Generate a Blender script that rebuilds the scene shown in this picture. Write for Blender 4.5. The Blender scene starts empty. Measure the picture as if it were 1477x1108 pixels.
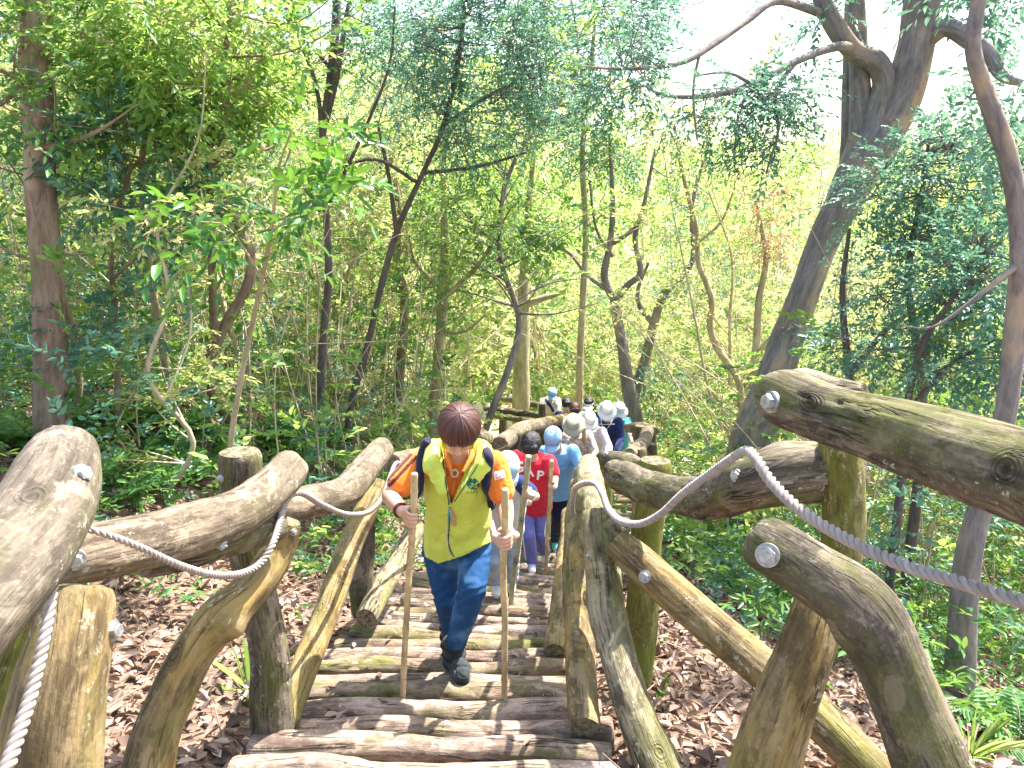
import bpy, bmesh, math, random
import numpy as np
from mathutils import Vector, Matrix, Quaternion
from mathutils.bvhtree import BVHTree

random.seed(7)
RNG = np.random.default_rng(11)
SC = bpy.context.scene
COL = SC.collection
R = math.radians

# ---------------------------------------------------------------- camera
PITCH = R(13.0)
FX = 1080.0            # focal length in photo pixels (photo 1477 x 1108)
CX, CY = 738.5, 554.0
cam_d = bpy.data.cameras.new('camera')
cam_d.sensor_width = 36.0
cam_d.sensor_fit = 'HORIZONTAL'
cam_d.lens = FX / 1477.0 * 36.0
cam_d.clip_start = 0.05
cam_d.clip_end = 400.0
cam = bpy.data.objects.new('camera', cam_d)
COL.objects.link(cam)
cam.location = (0, 0, 0)
cam.rotation_euler = (R(90) - PITCH, 0, 0)
SC.camera = cam

# ---------------------------------------------------------------- world, sun, exposure
SUN_EL = R(60)
SUN_DIR = Vector((0.60, 0.42, 0.0)).normalized()      # where the sun stands, seen from above
w = bpy.data.worlds.new('World')
SC.world = w
w.use_nodes = True
nt = w.node_tree
nt.nodes.clear()
sky = nt.nodes.new('ShaderNodeTexSky')
sky.sky_type = 'NISHITA'
sky.sun_disc = False
sky.sun_elevation = SUN_EL
sky.sun_rotation = math.atan2(SUN_DIR.x, SUN_DIR.y)
sky.air_density = 1.6
sky.dust_density = 3.0
bg = nt.nodes.new('ShaderNodeBackground')
bg.inputs['Strength'].default_value = 0.14
wo = nt.nodes.new('ShaderNodeOutputWorld')
nt.links.new(sky.outputs[0], bg.inputs['Color'])
nt.links.new(bg.outputs[0], wo.inputs['Surface'])
sun_d = bpy.data.lights.new('sun', 'SUN')
sun_d.energy = 5.0
sun_d.angle = R(0.6)
sun_d.color = (1.0, 0.94, 0.84)
sun = bpy.data.objects.new('sun', sun_d)
COL.objects.link(sun)
sv = Vector((SUN_DIR.x * math.cos(SUN_EL), SUN_DIR.y * math.cos(SUN_EL), math.sin(SUN_EL)))
sun.rotation_euler = sv.to_track_quat('Z', 'Y').to_euler()
sun.location = sv * 30
SC.view_settings.view_transform = 'Standard'
SC.view_settings.look = 'None'
SC.view_settings.gamma = 1.0
SC.view_settings.use_curve_mapping = False
SC.view_settings.exposure = 1.8

# ---------------------------------------------------------------- helpers
cp, sp = math.cos(PITCH), math.sin(PITCH)

def ray(u, v):
    yu = -(v - CY) / FX
    return Vector(((u - CX) / FX, cp + sp * yu, -sp + cp * yu))

def P(u, v, Y):
    """point of the place seen at photo pixel (u, v), Y metres ahead of the camera"""
    r = ray(u, v)
    return r * (Y / r.y)

def mpp(u, v, Y):
    """metres per photo pixel there"""
    r = ray(u, v)
    return (Y / r.y) / FX

def tag(o, label=None, cat=None, group=None, kind=None):
    if label: o['label'] = label
    if cat: o['category'] = cat
    if group: o['group'] = group
    if kind: o['kind'] = kind
    return o

def empty(name, loc=(0, 0, 0)):
    o = bpy.data.objects.new(name, None)
    o.empty_display_size = 0.1
    COL.objects.link(o)
    o.location = loc
    return o

def link(name, me, mats, parent=None, smooth=True):
    o = bpy.data.objects.new(name, me)
    COL.objects.link(o)
    for m in (mats if isinstance(mats, (list, tuple)) else [mats]):
        me.materials.append(m)
    if smooth and len(me.polygons):
        me.polygons.foreach_set('use_smooth', np.ones(len(me.polygons), dtype=bool))
    if parent is not None:
        o.parent = parent
        o.location = -parent.location if parent.parent is None else (0, 0, 0)
    return o

def np_mesh(name, verts, loops, sizes, mat_idx=None, attrs=None):
    """fast mesh: verts (n,3), loops flat vertex indices, sizes verts per face"""
    me = bpy.data.meshes.new(name)
    verts = np.asarray(verts, dtype=np.float32)
    loops = np.asarray(loops, dtype=np.int32).ravel()
    sizes = np.asarray(sizes, dtype=np.int32)
    me.vertices.add(len(verts)); me.vertices.foreach_set('co', verts.ravel())
    me.loops.add(len(loops)); me.loops.foreach_set('vertex_index', loops)
    me.polygons.add(len(sizes))
    st = np.zeros(len(sizes), dtype=np.int32); st[1:] = np.cumsum(sizes)[:-1]
    me.polygons.foreach_set('loop_start', st)
    if mat_idx is not None:
        me.polygons.foreach_set('material_index', np.asarray(mat_idx, dtype=np.int32))
    me.update(calc_edges=True)
    for k, (typ, arr) in (attrs or {}).items():
        a = me.attributes.new(k, typ, 'POINT')
        a.data.foreach_set('vector' if typ == 'FLOAT_VECTOR' else 'value', np.asarray(arr, dtype=np.float32).ravel())
    return me

def _hash(ix, iy, iz):
    h = (ix * 374761393 + iy * 668265263 + iz * 2147483647 % 1274126177) & 0xffffffff
    h = ((h ^ (h >> 13)) * 1274126177) & 0xffffffff
    h = ((h ^ (h >> 16)) * 2246822519) & 0xffffffff
    return ((h ^ (h >> 15)) & 0xffff) / 65535.0

def vnoise(p):
    """smooth value noise in 0..1 for an (n,3) array"""
    p = np.asarray(p, dtype=np.float64)
    i = np.floor(p).astype(np.int64); f = p - i
    f = f * f * (3 - 2 * f)
    r = 0
    for dx in (0, 1):
        for dy in (0, 1):
            for dz in (0, 1):
                wgt = (f[:, 0] if dx else 1 - f[:, 0]) * (f[:, 1] if dy else 1 - f[:, 1]) * (f[:, 2] if dz else 1 - f[:, 2])
                r = r + wgt * _hash(i[:, 0] + dx, i[:, 1] + dy, (i[:, 2] + dz) * 1013)
    return r

def fbm(p, o=3):
    p = np.asarray(p, dtype=np.float64)
    s, a, t = 0, 1.0, 0
    for k in range(o):
        s = s + a * vnoise(p * (2 ** k) + 17.3 * k); t += a; a *= 0.5
    return s / t

def sstep(a, b, x):
    t = np.clip((x - a) / (b - a), 0, 1)
    return t * t * (3 - 2 * t)

def spline(pts, step):
    """Catmull-Rom through rows of pts (any width), resampled about every `step` metres of the first three columns"""
    p = np.asarray(pts, dtype=np.float64)
    if len(p) == 2:
        q = np.vstack([p[0], p[1]])
        n = max(2, int(np.linalg.norm(q[1, :3] - q[0, :3]) / step) + 1)
        t = np.linspace(0, 1, n)[:, None]
        return q[0] * (1 - t) + q[1] * t
    e = np.vstack([2 * p[0] - p[1], p, 2 * p[-1] - p[-2]])
    out = []
    for i in range(1, len(e) - 2):
        p0, p1, p2, p3 = e[i - 1], e[i], e[i + 1], e[i + 2]
        n = max(2, int(np.linalg.norm(p2[:3] - p1[:3]) / step) + 1)
        t = np.linspace(0, 1, n, endpoint=False)[:, None]
        out.append(0.5 * ((2 * p1) + (-p0 + p2) * t + (2 * p0 - 5 * p1 + 4 * p2 - p3) * t ** 2 + (-p0 + 3 * p1 - 3 * p2 + p3) * t ** 3))
    out.append(p[-1:])
    return np.vstack(out)

def frames(c):
    """tangent, normal, binormal along a polyline without twist"""
    t = np.gradient(c, axis=0); t /= np.linalg.norm(t, axis=1)[:, None] + 1e-9
    n = np.zeros_like(t)
    a = np.array([0, 0, 1.0]) if abs(t[0, 2]) < 0.9 else np.array([1.0, 0, 0])
    v = np.cross(t[0], a); v /= np.linalg.norm(v); n[0] = v
    for i in range(1, len(t)):
        v = n[i - 1] - t[i] * np.dot(n[i - 1], t[i]); v /= np.linalg.norm(v) + 1e-9; n[i] = v
    return t, n, np.cross(t, n)

# ---------------------------------------------------------------- terrain heights
_py = np.array([-20, 0, 8, 14, 20, 24], float)
_pz = np.array([-0.6, -1.36, -3.85, -4.55, -5.3, -5.3], float)
_cy = np.array([-20, 2.7, 4, 6, 8, 10, 11.5, 13, 16, 19, 22], float)
_cx = np.array([-0.40, -0.36, -0.36, -0.22, 0.25, 0.95, 1.25, 0.75, 0.0, -0.8, -3.0], float)

def path_x(y): return np.interp(y, _cy, _cx)
def path_z(y): return np.interp(y, _py, _pz)

def ground_z(x, y):
    x = np.asarray(x, float); y = np.asarray(y, float)
    zs = path_z(y) - 0.17 + 0.09 * sstep(0.7, 1.2, np.abs(x - path_x(y)))
    dx = x - path_x(y)
    L = np.clip(-dx - 0.85, 0, None)
    Rr = np.clip(dx - 0.85, 0, None)
    bank = -1.45 - 0.085 * y                       # level the left bank climbs to
    bank = np.where(y > 14, bank - (y - 14) * 0.18, bank)
    kl = sstep(0.0, 4.2, L)
    z = zs * (1 - kl) + np.maximum(bank, zs) * kl
    z = z - 0.20 * np.minimum(Rr, 5) * sstep(0, 2.0, Rr) + 0.05 * np.clip(Rr - 7, 0, 12)
    z = z + 0.06 * np.clip(L - 4, 0, 20)
    rise = np.clip(y - 21, 0, None)
    sl = 0.34 - 0.13 * sstep(-4, 14, x)
    z = z + rise * sl
    q = np.stack([x * 0.6, y * 0.6, x * 0], -1).reshape(-1, 3)
    n = (fbm(q, 3) - 0.5).reshape(x.shape)
    off = sstep(0.8, 1.8, np.abs(dx))
    z = z + n * (0.10 + 0.25 * off * np.clip(y / 8, 0, 2))
    return z

def gz(x, y): return float(ground_z(np.array([x]), np.array([y]))[0])

# ---------------------------------------------------------------- node helpers
def new_mat(name):
    m = bpy.data.materials.new(name); m.use_nodes = True
    t = m.node_tree; t.nodes.clear()
    out = t.nodes.new('ShaderNodeOutputMaterial')
    return m, t, out

def N(t, typ, **kw):
    n = t.nodes.new(typ)
    for k, v in kw.items():
        if k in n.inputs.keys():
            n.inputs[k].default_value = v
        else:
            setattr(n, k, v)
    return n

def ramp(t, fac, stops, interp='LINEAR'):
    r = t.nodes.new('ShaderNodeValToRGB'); r.color_ramp.interpolation = interp
    el = r.color_ramp.elements
    while len(el) < len(stops): el.new(0.5)
    for e, (p, c) in zip(el, stops):
        e.position = p; e.color = (*c, 1) if len(c) == 3 else c
    t.links.new(fac, r.inputs[0])
    return r.outputs[0]

def mixc(t, fac, a, b, mode='MIX'):
    m = t.nodes.new('ShaderNodeMix'); m.data_type = 'RGBA'; m.blend_type = mode
    for s, v in ((m.inputs[0], fac), (m.inputs[6], a), (m.inputs[7], b)):
        if hasattr(v, 'links') or isinstance(v, bpy.types.NodeSocket): t.links.new(v, s)
        else: s.default_value = v if not isinstance(v, tuple) else ((*v, 1) if len(v) == 3 else v)
    return m.outputs[2]

def math_n(t, op, a, b=0.0, clamp=False):
    m = t.nodes.new('ShaderNodeMath'); m.operation = op; m.use_clamp = clamp
    for s, v in ((m.inputs[0], a), (m.inputs[1], b)):
        if isinstance(v, bpy.types.NodeSocket): t.links.new(v, s)
        else: s.default_value = v
    return m.outputs[0]

def noise_n(t, vec, scale, detail=4, rough=0.55, dist=0.0):
    n = t.nodes.new('ShaderNodeTexNoise')
    n.inputs['Scale'].default_value = scale; n.inputs['Detail'].default_value = detail
    n.inputs['Roughness'].default_value = rough; n.inputs['Distortion'].default_value = dist
    t.links.new(vec, n.inputs['Vector'])
    return n.outputs[0]

def mapped(t, vec, scale=(1, 1, 1), loc=(0, 0, 0)):
    m = t.nodes.new('ShaderNodeMapping'); m.inputs['Scale'].default_value = scale; m.inputs['Location'].default_value = loc
    t.links.new(vec, m.inputs['Vector'])
    return m.outputs[0]

def rest_vec(t):
    a = t.nodes.new('ShaderNodeAttribute'); a.attribute_name = 'rest'
    return a.outputs['Vector']

def bsdf(t, out, color, rough=0.8, spec=0.3, bump=None, bstr=0.5, bdist=0.01, metal=0.0):
    b = t.nodes.new('ShaderNodeBsdfPrincipled')
    for k, v in (('Base Color', color), ('Roughness', rough)):
        if isinstance(v, bpy.types.NodeSocket): t.links.new(v, b.inputs[k])
        else: b.inputs[k].default_value = (*v, 1) if isinstance(v, tuple) and len(v) == 3 else v
    b.inputs['Specular IOR Level'].default_value = spec
    b.inputs['Metallic'].default_value = metal
    if bump is not None:
        bn = t.nodes.new('ShaderNodeBump'); bn.inputs['Strength'].default_value = bstr; bn.inputs['Distance'].default_value = bdist
        t.links.new(bump, bn.inputs['Height']); t.links.new(bn.outputs[0], b.inputs['Normal'])
    t.links.new(b.outputs[0], out.inputs['Surface'])
    return b

# ---------------------------------------------------------------- wood
def wood_mat(name, light, dark, stain, moss=0.3, moss_col=(0.16, 0.19, 0.03), grain=1.0, crack=0.5, ochre=0.0, sat=1.0):
    """weathered debarked log; 'rest' runs x,y round the log and z along it, in metres"""
    light, dark, stain, moss_col = (tuple(c * k for c in col) for col, k in ((light, 0.80), (dark, 0.66), (stain, 0.74), (moss_col, 0.8)))
    m, t, out = new_mat(name)
    rv = rest_vec(t)
    big = noise_n(t, mapped(t, rv, (5, 5, 1.6)), 1.0, 4, 0.6, 0.6)
    fine = noise_n(t, mapped(t, rv, (70, 70, 4.5)), 1.0, 6, 0.65, 0.3)
    spk = noise_n(t, mapped(t, rv, (60, 60, 38)), 1.0, 5, 0.75)
    base = mixc(t, ramp(t, fine, [(0.38, (0, 0, 0)), (0.62, (1, 1, 1))]), dark, light)
    base = mixc(t, ramp(t, big, [(0.38, (0, 0, 0)), (0.62, (1, 1, 1))]), base, stain)
    base = mixc(t, math_n(t, 'MULTIPLY', ramp(t, spk, [(0.52, (0, 0, 0)), (0.70, (1, 1, 1))]), 0.55), base, tuple(min(1, c * 1.45) for c in light))
    blot = noise_n(t, mapped(t, rv, (16, 16, 5), (3, 1, 7)), 1.0, 5, 0.7, 0.8)
    base = mixc(t, math_n(t, 'MULTIPLY', ramp(t, blot, [(0.56, (0, 0, 0)), (0.68, (1, 1, 1))]), 0.6), base, tuple(c * 0.28 for c in dark))
    if ochre > 0:
        oc = noise_n(t, mapped(t, rv, (9, 9, 3), (9, 4, 2)), 1.0, 4, 0.6)
        base = mixc(t, math_n(t, 'MULTIPLY', ramp(t, oc, [(0.45, (0, 0, 0)), (0.62, (1, 1, 1))]), ochre), base, (0.42, 0.28, 0.09))
    # cracks along the grain
    cr = noise_n(t, mapped(t, rv, (15, 15, 0.9), (1, 5, 3)), 1.0, 4, 0.6, 0.5)
    cr = math_n(t, 'ABSOLUTE', math_n(t, 'SUBTRACT', cr, 0.5))
    crm = ramp(t, cr, [(0.0, (1, 1, 1)), (0.007, (0.5, 0.5, 0.5)), (0.016, (0, 0, 0))])
    lm = noise_n(t, mapped(t, rv, (4, 4, 3), (2, 2, 5)), 1.0, 2)
    crm = math_n(t, 'MULTIPLY', crm, math_n(t, 'MULTIPLY', ramp(t, lm, [(0.50, (0, 0, 0)), (0.60, (1, 1, 1))]), crack * 1.3, True), True)
    base = mixc(t, crm, base, (0.018, 0.011, 0.010))
    # lichen flecks and bleached scars, with edges of their own
    li = noise_n(t, mapped(t, rv, (38, 38, 26), (7, 2, 9)), 1.0, 3, 0.8)
    lg = noise_n(t, mapped(t, rv, (6, 6, 3.5), (1, 8, 4)), 1.0, 2)
    lif = math_n(t, 'MULTIPLY', ramp(t, li, [(0.60, (0, 0, 0)), (0.64, (1, 1, 1))]), ramp(t, lg, [(0.45, (0, 0, 0)), (0.6, (1, 1, 1))]))
    base = mixc(t, math_n(t, 'MULTIPLY', lif, 0.7), base, (0.60, 0.57, 0.47))
    dk = noise_n(t, mapped(t, rv, (11, 11, 3.0), (4, 6, 2)), 1.0, 7, 0.75, 0.4)
    base = mixc(t, math_n(t, 'MULTIPLY', ramp(t, dk, [(0.52, (0, 0, 0)), (0.60, (1, 1, 1))]), 0.55), base, tuple(c * 0.55 for c in dark))
    # broad patches where the outer bark has worn off
    pt = noise_n(t, mapped(t, rv, (8, 8, 5), (6, 3, 8)), 1.0, 5, 0.65, 0.7)
    base = mixc(t, math_n(t, 'MULTIPLY', ramp(t, pt, [(0.54, (0, 0, 0)), (0.585, (1, 1, 1))]), 0.5), base, tuple(min(1, c * 1.35) for c in light))
    base = mixc(t, math_n(t, 'MULTIPLY', ramp(t, pt, [(0.40, (1, 1, 1)), (0.44, (0, 0, 0))]), 0.55), base, tuple(c * 0.8 for c in dark))
    # knots: dark hearts with a few rings
    vo = t.nodes.new('ShaderNodeTexVoronoi'); vo.feature = 'F1'; vo.inputs['Scale'].default_value = 1.0; vo.inputs['Randomness'].default_value = 1.0
    vw = t.nodes.new('ShaderNodeVectorMath'); vw.operation = 'ADD'
    wn = t.nodes.new('ShaderNodeTexNoise'); wn.inputs['Scale'].default_value = 14; wn.inputs['Detail'].default_value = 2; t.links.new(rv, wn.inputs['Vector'])
    wsc = t.nodes.new('ShaderNodeVectorMath'); wsc.operation = 'SCALE'; wsc.inputs['Scale'].default_value = 0.10; t.links.new(wn.outputs['Color'], wsc.inputs[0])
    t.links.new(mapped(t, rv, (5.5, 5.5, 3.4), (2.2, 6.1, 0.4)), vw.inputs[0]); t.links.new(wsc.outputs[0], vw.inputs[1]); t.links.new(vw.outputs[0], vo.inputs['Vector'])
    kd = vo.outputs['Distance']
    kring = math_n(t, 'MULTIPLY', math_n(t, 'MULTIPLY_ADD', math_n(t, 'SINE', math_n(t, 'MULTIPLY', kd, 150.0)), 0.5), ramp(t, kd, [(0.10, (1, 1, 1)), (0.20, (0, 0, 0))]), True)
    kf = math_n(t, 'MAXIMUM', ramp(t, kd, [(0.035, (1, 1, 1)), (0.085, (0, 0, 0))]), math_n(t, 'MULTIPLY', kring, 0.7))
    base = mixc(t, math_n(t, 'MULTIPLY', kf, 0.85), base, tuple(c * 0.35 for c in dark))
    # moss by place
    ms = noise_n(t, mapped(t, rv, (7, 7, 2.2), (5, 9, 1)), 1.0, 6, 0.7)
    msf = ramp(t, ms, [(0.60 - 0.22 * moss, (0, 0, 0)), (0.74 - 0.20 * moss, (1, 1, 1))])
    msp = noise_n(t, mapped(t, rv, (150, 150, 120)), 1.0, 3)
    msf = math_n(t, 'MULTIPLY', msf, ramp(t, msp, [(0.30, (0.35, 0.35, 0.35)), (0.6, (1, 1, 1))]), True)
    msf = math_n(t, 'MULTIPLY', msf, min(1.0, 0.45 + moss * 0.6))
    base = mixc(t, msf, base, moss_col)
    h = math_n(t, 'ADD', math_n(t, 'MULTIPLY', fine, 0.5 * grain), math_n(t, 'MULTIPLY', spk, 0.35))
    h = math_n(t, 'SUBTRACT', h, math_n(t, 'MULTIPLY', crm, 1.6))
    h = math_n(t, 'SUBTRACT', h, math_n(t, 'MULTIPLY', kf, 0.8))
    bsdf(t, out, base, 0.92, 0.15, h, 1.0, 0.009)
    return m

W_STEP = wood_mat('step_wood', (0.50, 0.38, 0.31), (0.22, 0.155, 0.125), (0.36, 0.27, 0.215), moss=0.25, crack=1.0)
W_STEP2 = wood_mat('step_wood_mossy', (0.40, 0.30, 0.23), (0.17, 0.12, 0.09), (0.28, 0.21, 0.14), moss=0.6, crack=0.8)
W_RAIL = wood_mat('rail_wood', (0.33, 0.26, 0.19), (0.12, 0.09, 0.07), (0.19, 0.155, 0.115), moss=0.35, moss_col=(0.15, 0.145, 0.05), crack=0.12)
W_DARK = wood_mat('rail_wood_dark', (0.27, 0.22, 0.17), (0.07, 0.056, 0.046), (0.135, 0.115, 0.092), moss=0.6, moss_col=(0.13, 0.14, 0.03), crack=0.6)
W_OCHRE = wood_mat('brace_wood', (0.35, 0.265, 0.15), (0.14, 0.10, 0.055), (0.23, 0.175, 0.095), moss=0.35, ochre=0.55, moss_col=(0.22, 0.23, 0.05), crack=0.3)
W_GREEN = wood_mat('post_wood_mossy', (0.30, 0.28, 0.12), (0.13, 0.12, 0.04), (0.22, 0.20, 0.07), moss=0.9, moss_col=(0.17, 0.20, 0.03), crack=0.2)
W_BARK = wood_mat('flaky_bark', (0.44, 0.37, 0.26), (0.14, 0.11, 0.08), (0.27, 0.24, 0.14), moss=0.55, moss_col=(0.24, 0.25, 0.07), crack=1.2, grain=2.2)

def end_mat():
    m, t, out = new_mat('end_grain')
    rv = rest_vec(t)
    ln = t.nodes.new('ShaderNodeVectorMath'); ln.operation = 'LENGTH'
    mp = mapped(t, rv, (1, 1, 0))
    t.links.new(mp, ln.inputs[0])
    nn = noise_n(t, mapped(t, rv, (18, 18, 18)), 1.0, 4)
    s = math_n(t, 'SINE', math_n(t, 'ADD', math_n(t, 'MULTIPLY', ln.outputs['Value'], 900.0), math_n(t, 'MULTIPLY', nn, 14.0)))
    c = ramp(t, math_n(t, 'MULTIPLY_ADD', s, 0.5), [(0.0, (0.16, 0.12, 0.08)), (1.0, (0.30, 0.24, 0.17))])
    bl = noise_n(t, mapped(t, rv, (30, 30, 10)), 1.0, 5, 0.7)
    c = mixc(t, ramp(t, bl, [(0.42, (0, 0, 0)), (0.62, (1, 1, 1))]), c, (0.055, 0.06, 0.03))
    bsdf(t, out, c, 0.95, 0.1, nn, 0.6, 0.01)
    return m
W_END = end_mat()

def simple_mat(name, col, rough=0.6, spec=0.3, metal=0.0, var=0.15, scale=40, bump=0.0, coord='Object'):
    m, t, out = new_mat(name)
    tc = t.nodes.new('ShaderNodeTexCoord')
    n = noise_n(t, tc.outputs[coord], scale, 4)
    c = mixc(t, ramp(t, n, [(0.3, (0, 0, 0)), (0.7, (1, 1, 1))]), tuple(x * (1 - var) for x in col), tuple(min(1, x * (1 + var)) for x in col))
    bsdf(t, out, c, rough, spec, n if bump else None, bump, 0.004, metal)
    return m

M_STEEL = simple_mat('galvanised_steel', (0.36, 0.37, 0.38), 0.5, 0.4, 0.6, 0.35, 70, 0.3)
M_ROPE = None

def rope_mat():
    m, t, out = new_mat('rope_fibre')
    rv = rest_vec(t)
    f = noise_n(t, mapped(t, rv, (900, 900, 60)), 1.0, 3)
    b = noise_n(t, mapped(t, rv, (8, 8, 5)), 1.0, 4)
    c = mixc(t, ramp(t, b, [(0.35, (0, 0, 0)), (0.65, (1, 1, 1))]), (0.26, 0.22, 0.21), (0.44, 0.40, 0.39))
    c = mixc(t, math_n(t, 'MULTIPLY', ramp(t, f, [(0.35, (1, 1, 1)), (0.6, (0, 0, 0))]), 0.5), c, (0.25, 0.20, 0.18))
    bsdf(t, out, c, 0.8, 0.2, f, 0.6, 0.002)
    return m
M_ROPE = rope_mat()

# ---------------------------------------------------------------- log builder
def tube_mesh(name, ctrl, step=0.012, nside=28, lump=0.06, crack=0.0, seed=0, caps=(True, True), taper_end=(0.0, 0.0), knots=(), oval=None):
    """ctrl rows x,y,z,r.  Returns a mesh with 'rest' coordinates and slot 1 on the cut ends."""
    s = spline(ctrl, step)
    c, r = s[:, :3].copy(), s[:, 3].copy()
    t, n, b = frames(c)
    L = np.concatenate([[0], np.cumsum(np.linalg.norm(np.diff(c, axis=0), axis=1))])
    # slight natural wander
    wob = (fbm(np.stack([L * 2.2, L * 0 + seed, L * 0], -1), 2) - 0.5)
    wob2 = (fbm(np.stack([L * 2.2, L * 0 + seed + 50, L * 0], -1), 2) - 0.5)
    c += n * (wob * r * 0.45)[:, None] + b * (wob2 * r * 0.45)[:, None]
    a = np.linspace(0, 2 * np.pi, nside, endpoint=False)
    rows, rest = [], []
    A, LL = np.meshgrid(a, L)
    RR = np.repeat(r[:, None], nside, 1)
    q = np.stack([np.cos(A) * 1.3, np.sin(A) * 1.3, LL / r.mean() * 0.35 + seed * 3.1], -1).reshape(-1, 3)
    lu = (fbm(q, 3) - 0.5).reshape(A.shape) * 2 * lump * 1.6
    q2 = np.stack([np.cos(A) * 5.0, np.sin(A) * 5.0, LL * 2.5 + seed], -1).reshape(-1, 3)
    gr = (fbm(q2, 2) - 0.5).reshape(A.shape) * 2 * 0.016
    disp = 1 + lu + gr
    if crack > 0:
        cn = vnoise(np.stack([np.cos(A) * 3.2, np.sin(A) * 3.2, LL * 1.6 + seed * 7], -1).reshape(-1, 3)).reshape(A.shape)
        cm = np.exp(-((cn - 0.5) / 0.018) ** 2)
        gate = sstep(0.45, 0.6, vnoise(np.stack([np.cos(A), np.sin(A), LL * 2 + seed * 2], -1).reshape(-1, 3)).reshape(A.shape))
        disp -= crack * 0.16 * cm * gate
    for (ks, ka, kr, kh) in knots:
        d2 = ((LL - ks * L[-1]) / kr) ** 2 + (((A - ka + np.pi) % (2 * np.pi) - np.pi) * RR / kr) ** 2
        disp += kh * np.exp(-d2)
    rad = RR * disp
    for e, wd in ((0, 0.012), (1, 0.012)):
        dd = LL if e == 0 else L[-1] - LL
        rad *= 1 - (0.10 + taper_end[e]) * np.exp(-(dd / (wd + taper_end[e] * 0.12)) ** 2)
    v = c[:, None, :] + n[:, None, :] * (np.cos(A) * rad)[..., None] + b[:, None, :] * (np.sin(A) * rad)[..., None]
    rs = np.stack([np.cos(A) * RR + seed * 0.731, np.sin(A) * RR, LL + seed * 1.37], -1)
    m_ = len(c)
    idx = np.arange(m_ * nside).reshape(m_, nside)
    q = np.stack([idx[:-1], np.roll(idx, -1, 1)[:-1], np.roll(idx, -1, 1)[1:], idx[1:]], -1).reshape(-1, 4)
    verts = v.reshape(-1, 3); rests = rs.reshape(-1, 3)
    loops = [q.ravel()]; sizes = [np.full(len(q), 4)]; mi = [np.zeros(len(q))]
    for e in (0, 1):
        if not caps[e]: continue
        ring = v[0] if e == 0 else v[-1]
        cen = ring.mean(0); tt = t[0] * -1 if e == 0 else t[-1]
        base = len(verts)
        k = 4
        vs, rr_ = [], []
        for j in range(k):
            f = 1 - j / k * 0.98
            pr = cen + (ring - cen) * f + tt * (0.05 * r.mean() * math.sin(j))
            hz = (vnoise(pr * 60 + seed) - 0.5)[:, None] * 0.12 * r.mean() * (j > 0)
            vs.append(pr + tt * hz)
            rr_.append(np.stack([np.cos(a) * r[0 if e == 0 else -1] * f, np.sin(a) * r[0 if e == 0 else -1] * f, a * 0 + seed], -1))
        verts = np.vstack([verts] + vs); rests = np.vstack([rests] + rr_)
        for j in range(k - 1):
            i0 = base + j * nside + np.arange(nside); i1 = np.roll(i0, -1)
            j0 = i0 + nside; j1 = i1 + nside
            qq = np.stack([i1, i0, j0, j1] if e == 0 else [i0, i1, j1, j0], -1)
            loops.append(qq.ravel()); sizes.append(np.full(len(qq), 4)); mi.append(np.ones(len(qq)))
        last = base + (k - 1) * nside + np.arange(nside)
        if e == 0: last = last[::-1]
        loops.append(last); sizes.append([nside]); mi.append([1])
    return np_mesh(name, verts, np.concatenate(loops), np.concatenate(sizes), np.concatenate(mi), {'rest': ('FLOAT_VECTOR', rests)})

_seed = [0]
def log(name, pts, mat, parent, **kw):
    """pts rows (u, v, Y, diameter in photo px) or (x, y, z, r, 'w')"""
    ctrl = []
    for p in pts:
        if len(p) == 5: ctrl.append(p[:4]); continue
        u, v, Y, dpx = p
        q = P(u, v, Y); ctrl.append((q.x, q.y, q.z, dpx * 0.5 * mpp(u, v, Y)))
    _seed[0] += 1
    kw.setdefault('seed', _seed[0])
    me = tube_mesh(name, ctrl, **kw)
    o = link(name, me, [mat, W_END], parent)
    o['_c'] = 0; del o['_c']
    LOGS[o.name] = spline(ctrl, 0.02)
    return o
LOGS = {}

def hex_bolt(parent_log, u, v, size_px, outward=None):
    """hex bolt head with washer on the side of the log that faces the viewer's side of the rail"""
    c = LOGS[parent_log.name]
    r_ = ray(u, v).normalized()
    cc = c[:, :3]; dist = np.linalg.norm(np.cross(cc, np.array(r_)), axis=1)
    i = int(np.argmin(dist)); ax = Vector(cc[i]); rad = c[i, 3]
    tg = Vector(cc[min(i + 1, len(cc) - 1)] - cc[max(i - 1, 0)]).normalized()
    # the point where the ray meets the log's surface
    bvh = BVHTree.FromPolygons([v_.co[:] for v_ in parent_log.data.vertices], [p_.vertices[:] for p_ in parent_log.data.polygons])
    hit = bvh.ray_cast(Vector((0, 0, 0)), r_)
    if hit[0] is not None:
        pos = hit[0]; nrm = pos - ax; nrm -= tg * nrm.dot(tg); nrm.normalize()
    else:
        nrm = -ax.normalized(); nrm -= tg * nrm.dot(tg); nrm.normalize(); pos = ax + nrm * rad
    if outward is not None: nrm = (nrm * 0.4 + Vector(outward)).normalized()
    s = size_px * 0.43 * pos.length / FX
    bm = bmesh.new()
    q = nrm.to_track_quat('Z', 'Y').to_matrix().to_4x4()
    M = Matrix.Translation(pos) @ q
    def cyl(rad_, z0, z1, n, bev=0.0):
        a = bmesh.ops.create_cone(bm, cap_ends=True, segments=n, radius1=rad_, radius2=rad_ * (1 - bev), depth=z1 - z0, matrix=M @ Matrix.Translation((0, 0, (z0 + z1) / 2)))
    cyl(s * 1.35, -0.012, 0.003, 28)
    cyl(s, 0.0, s * 0.85, 6)
    cyl(s * 0.86, s * 0.85, s * 0.97, 24, 0.12)
    me = bpy.data.meshes.new('bolt'); bm.to_mesh(me); bm.free()
    o = link('bolt', me, M_STEEL, None, smooth=False)
    o.parent = parent_log
    return o

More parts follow.
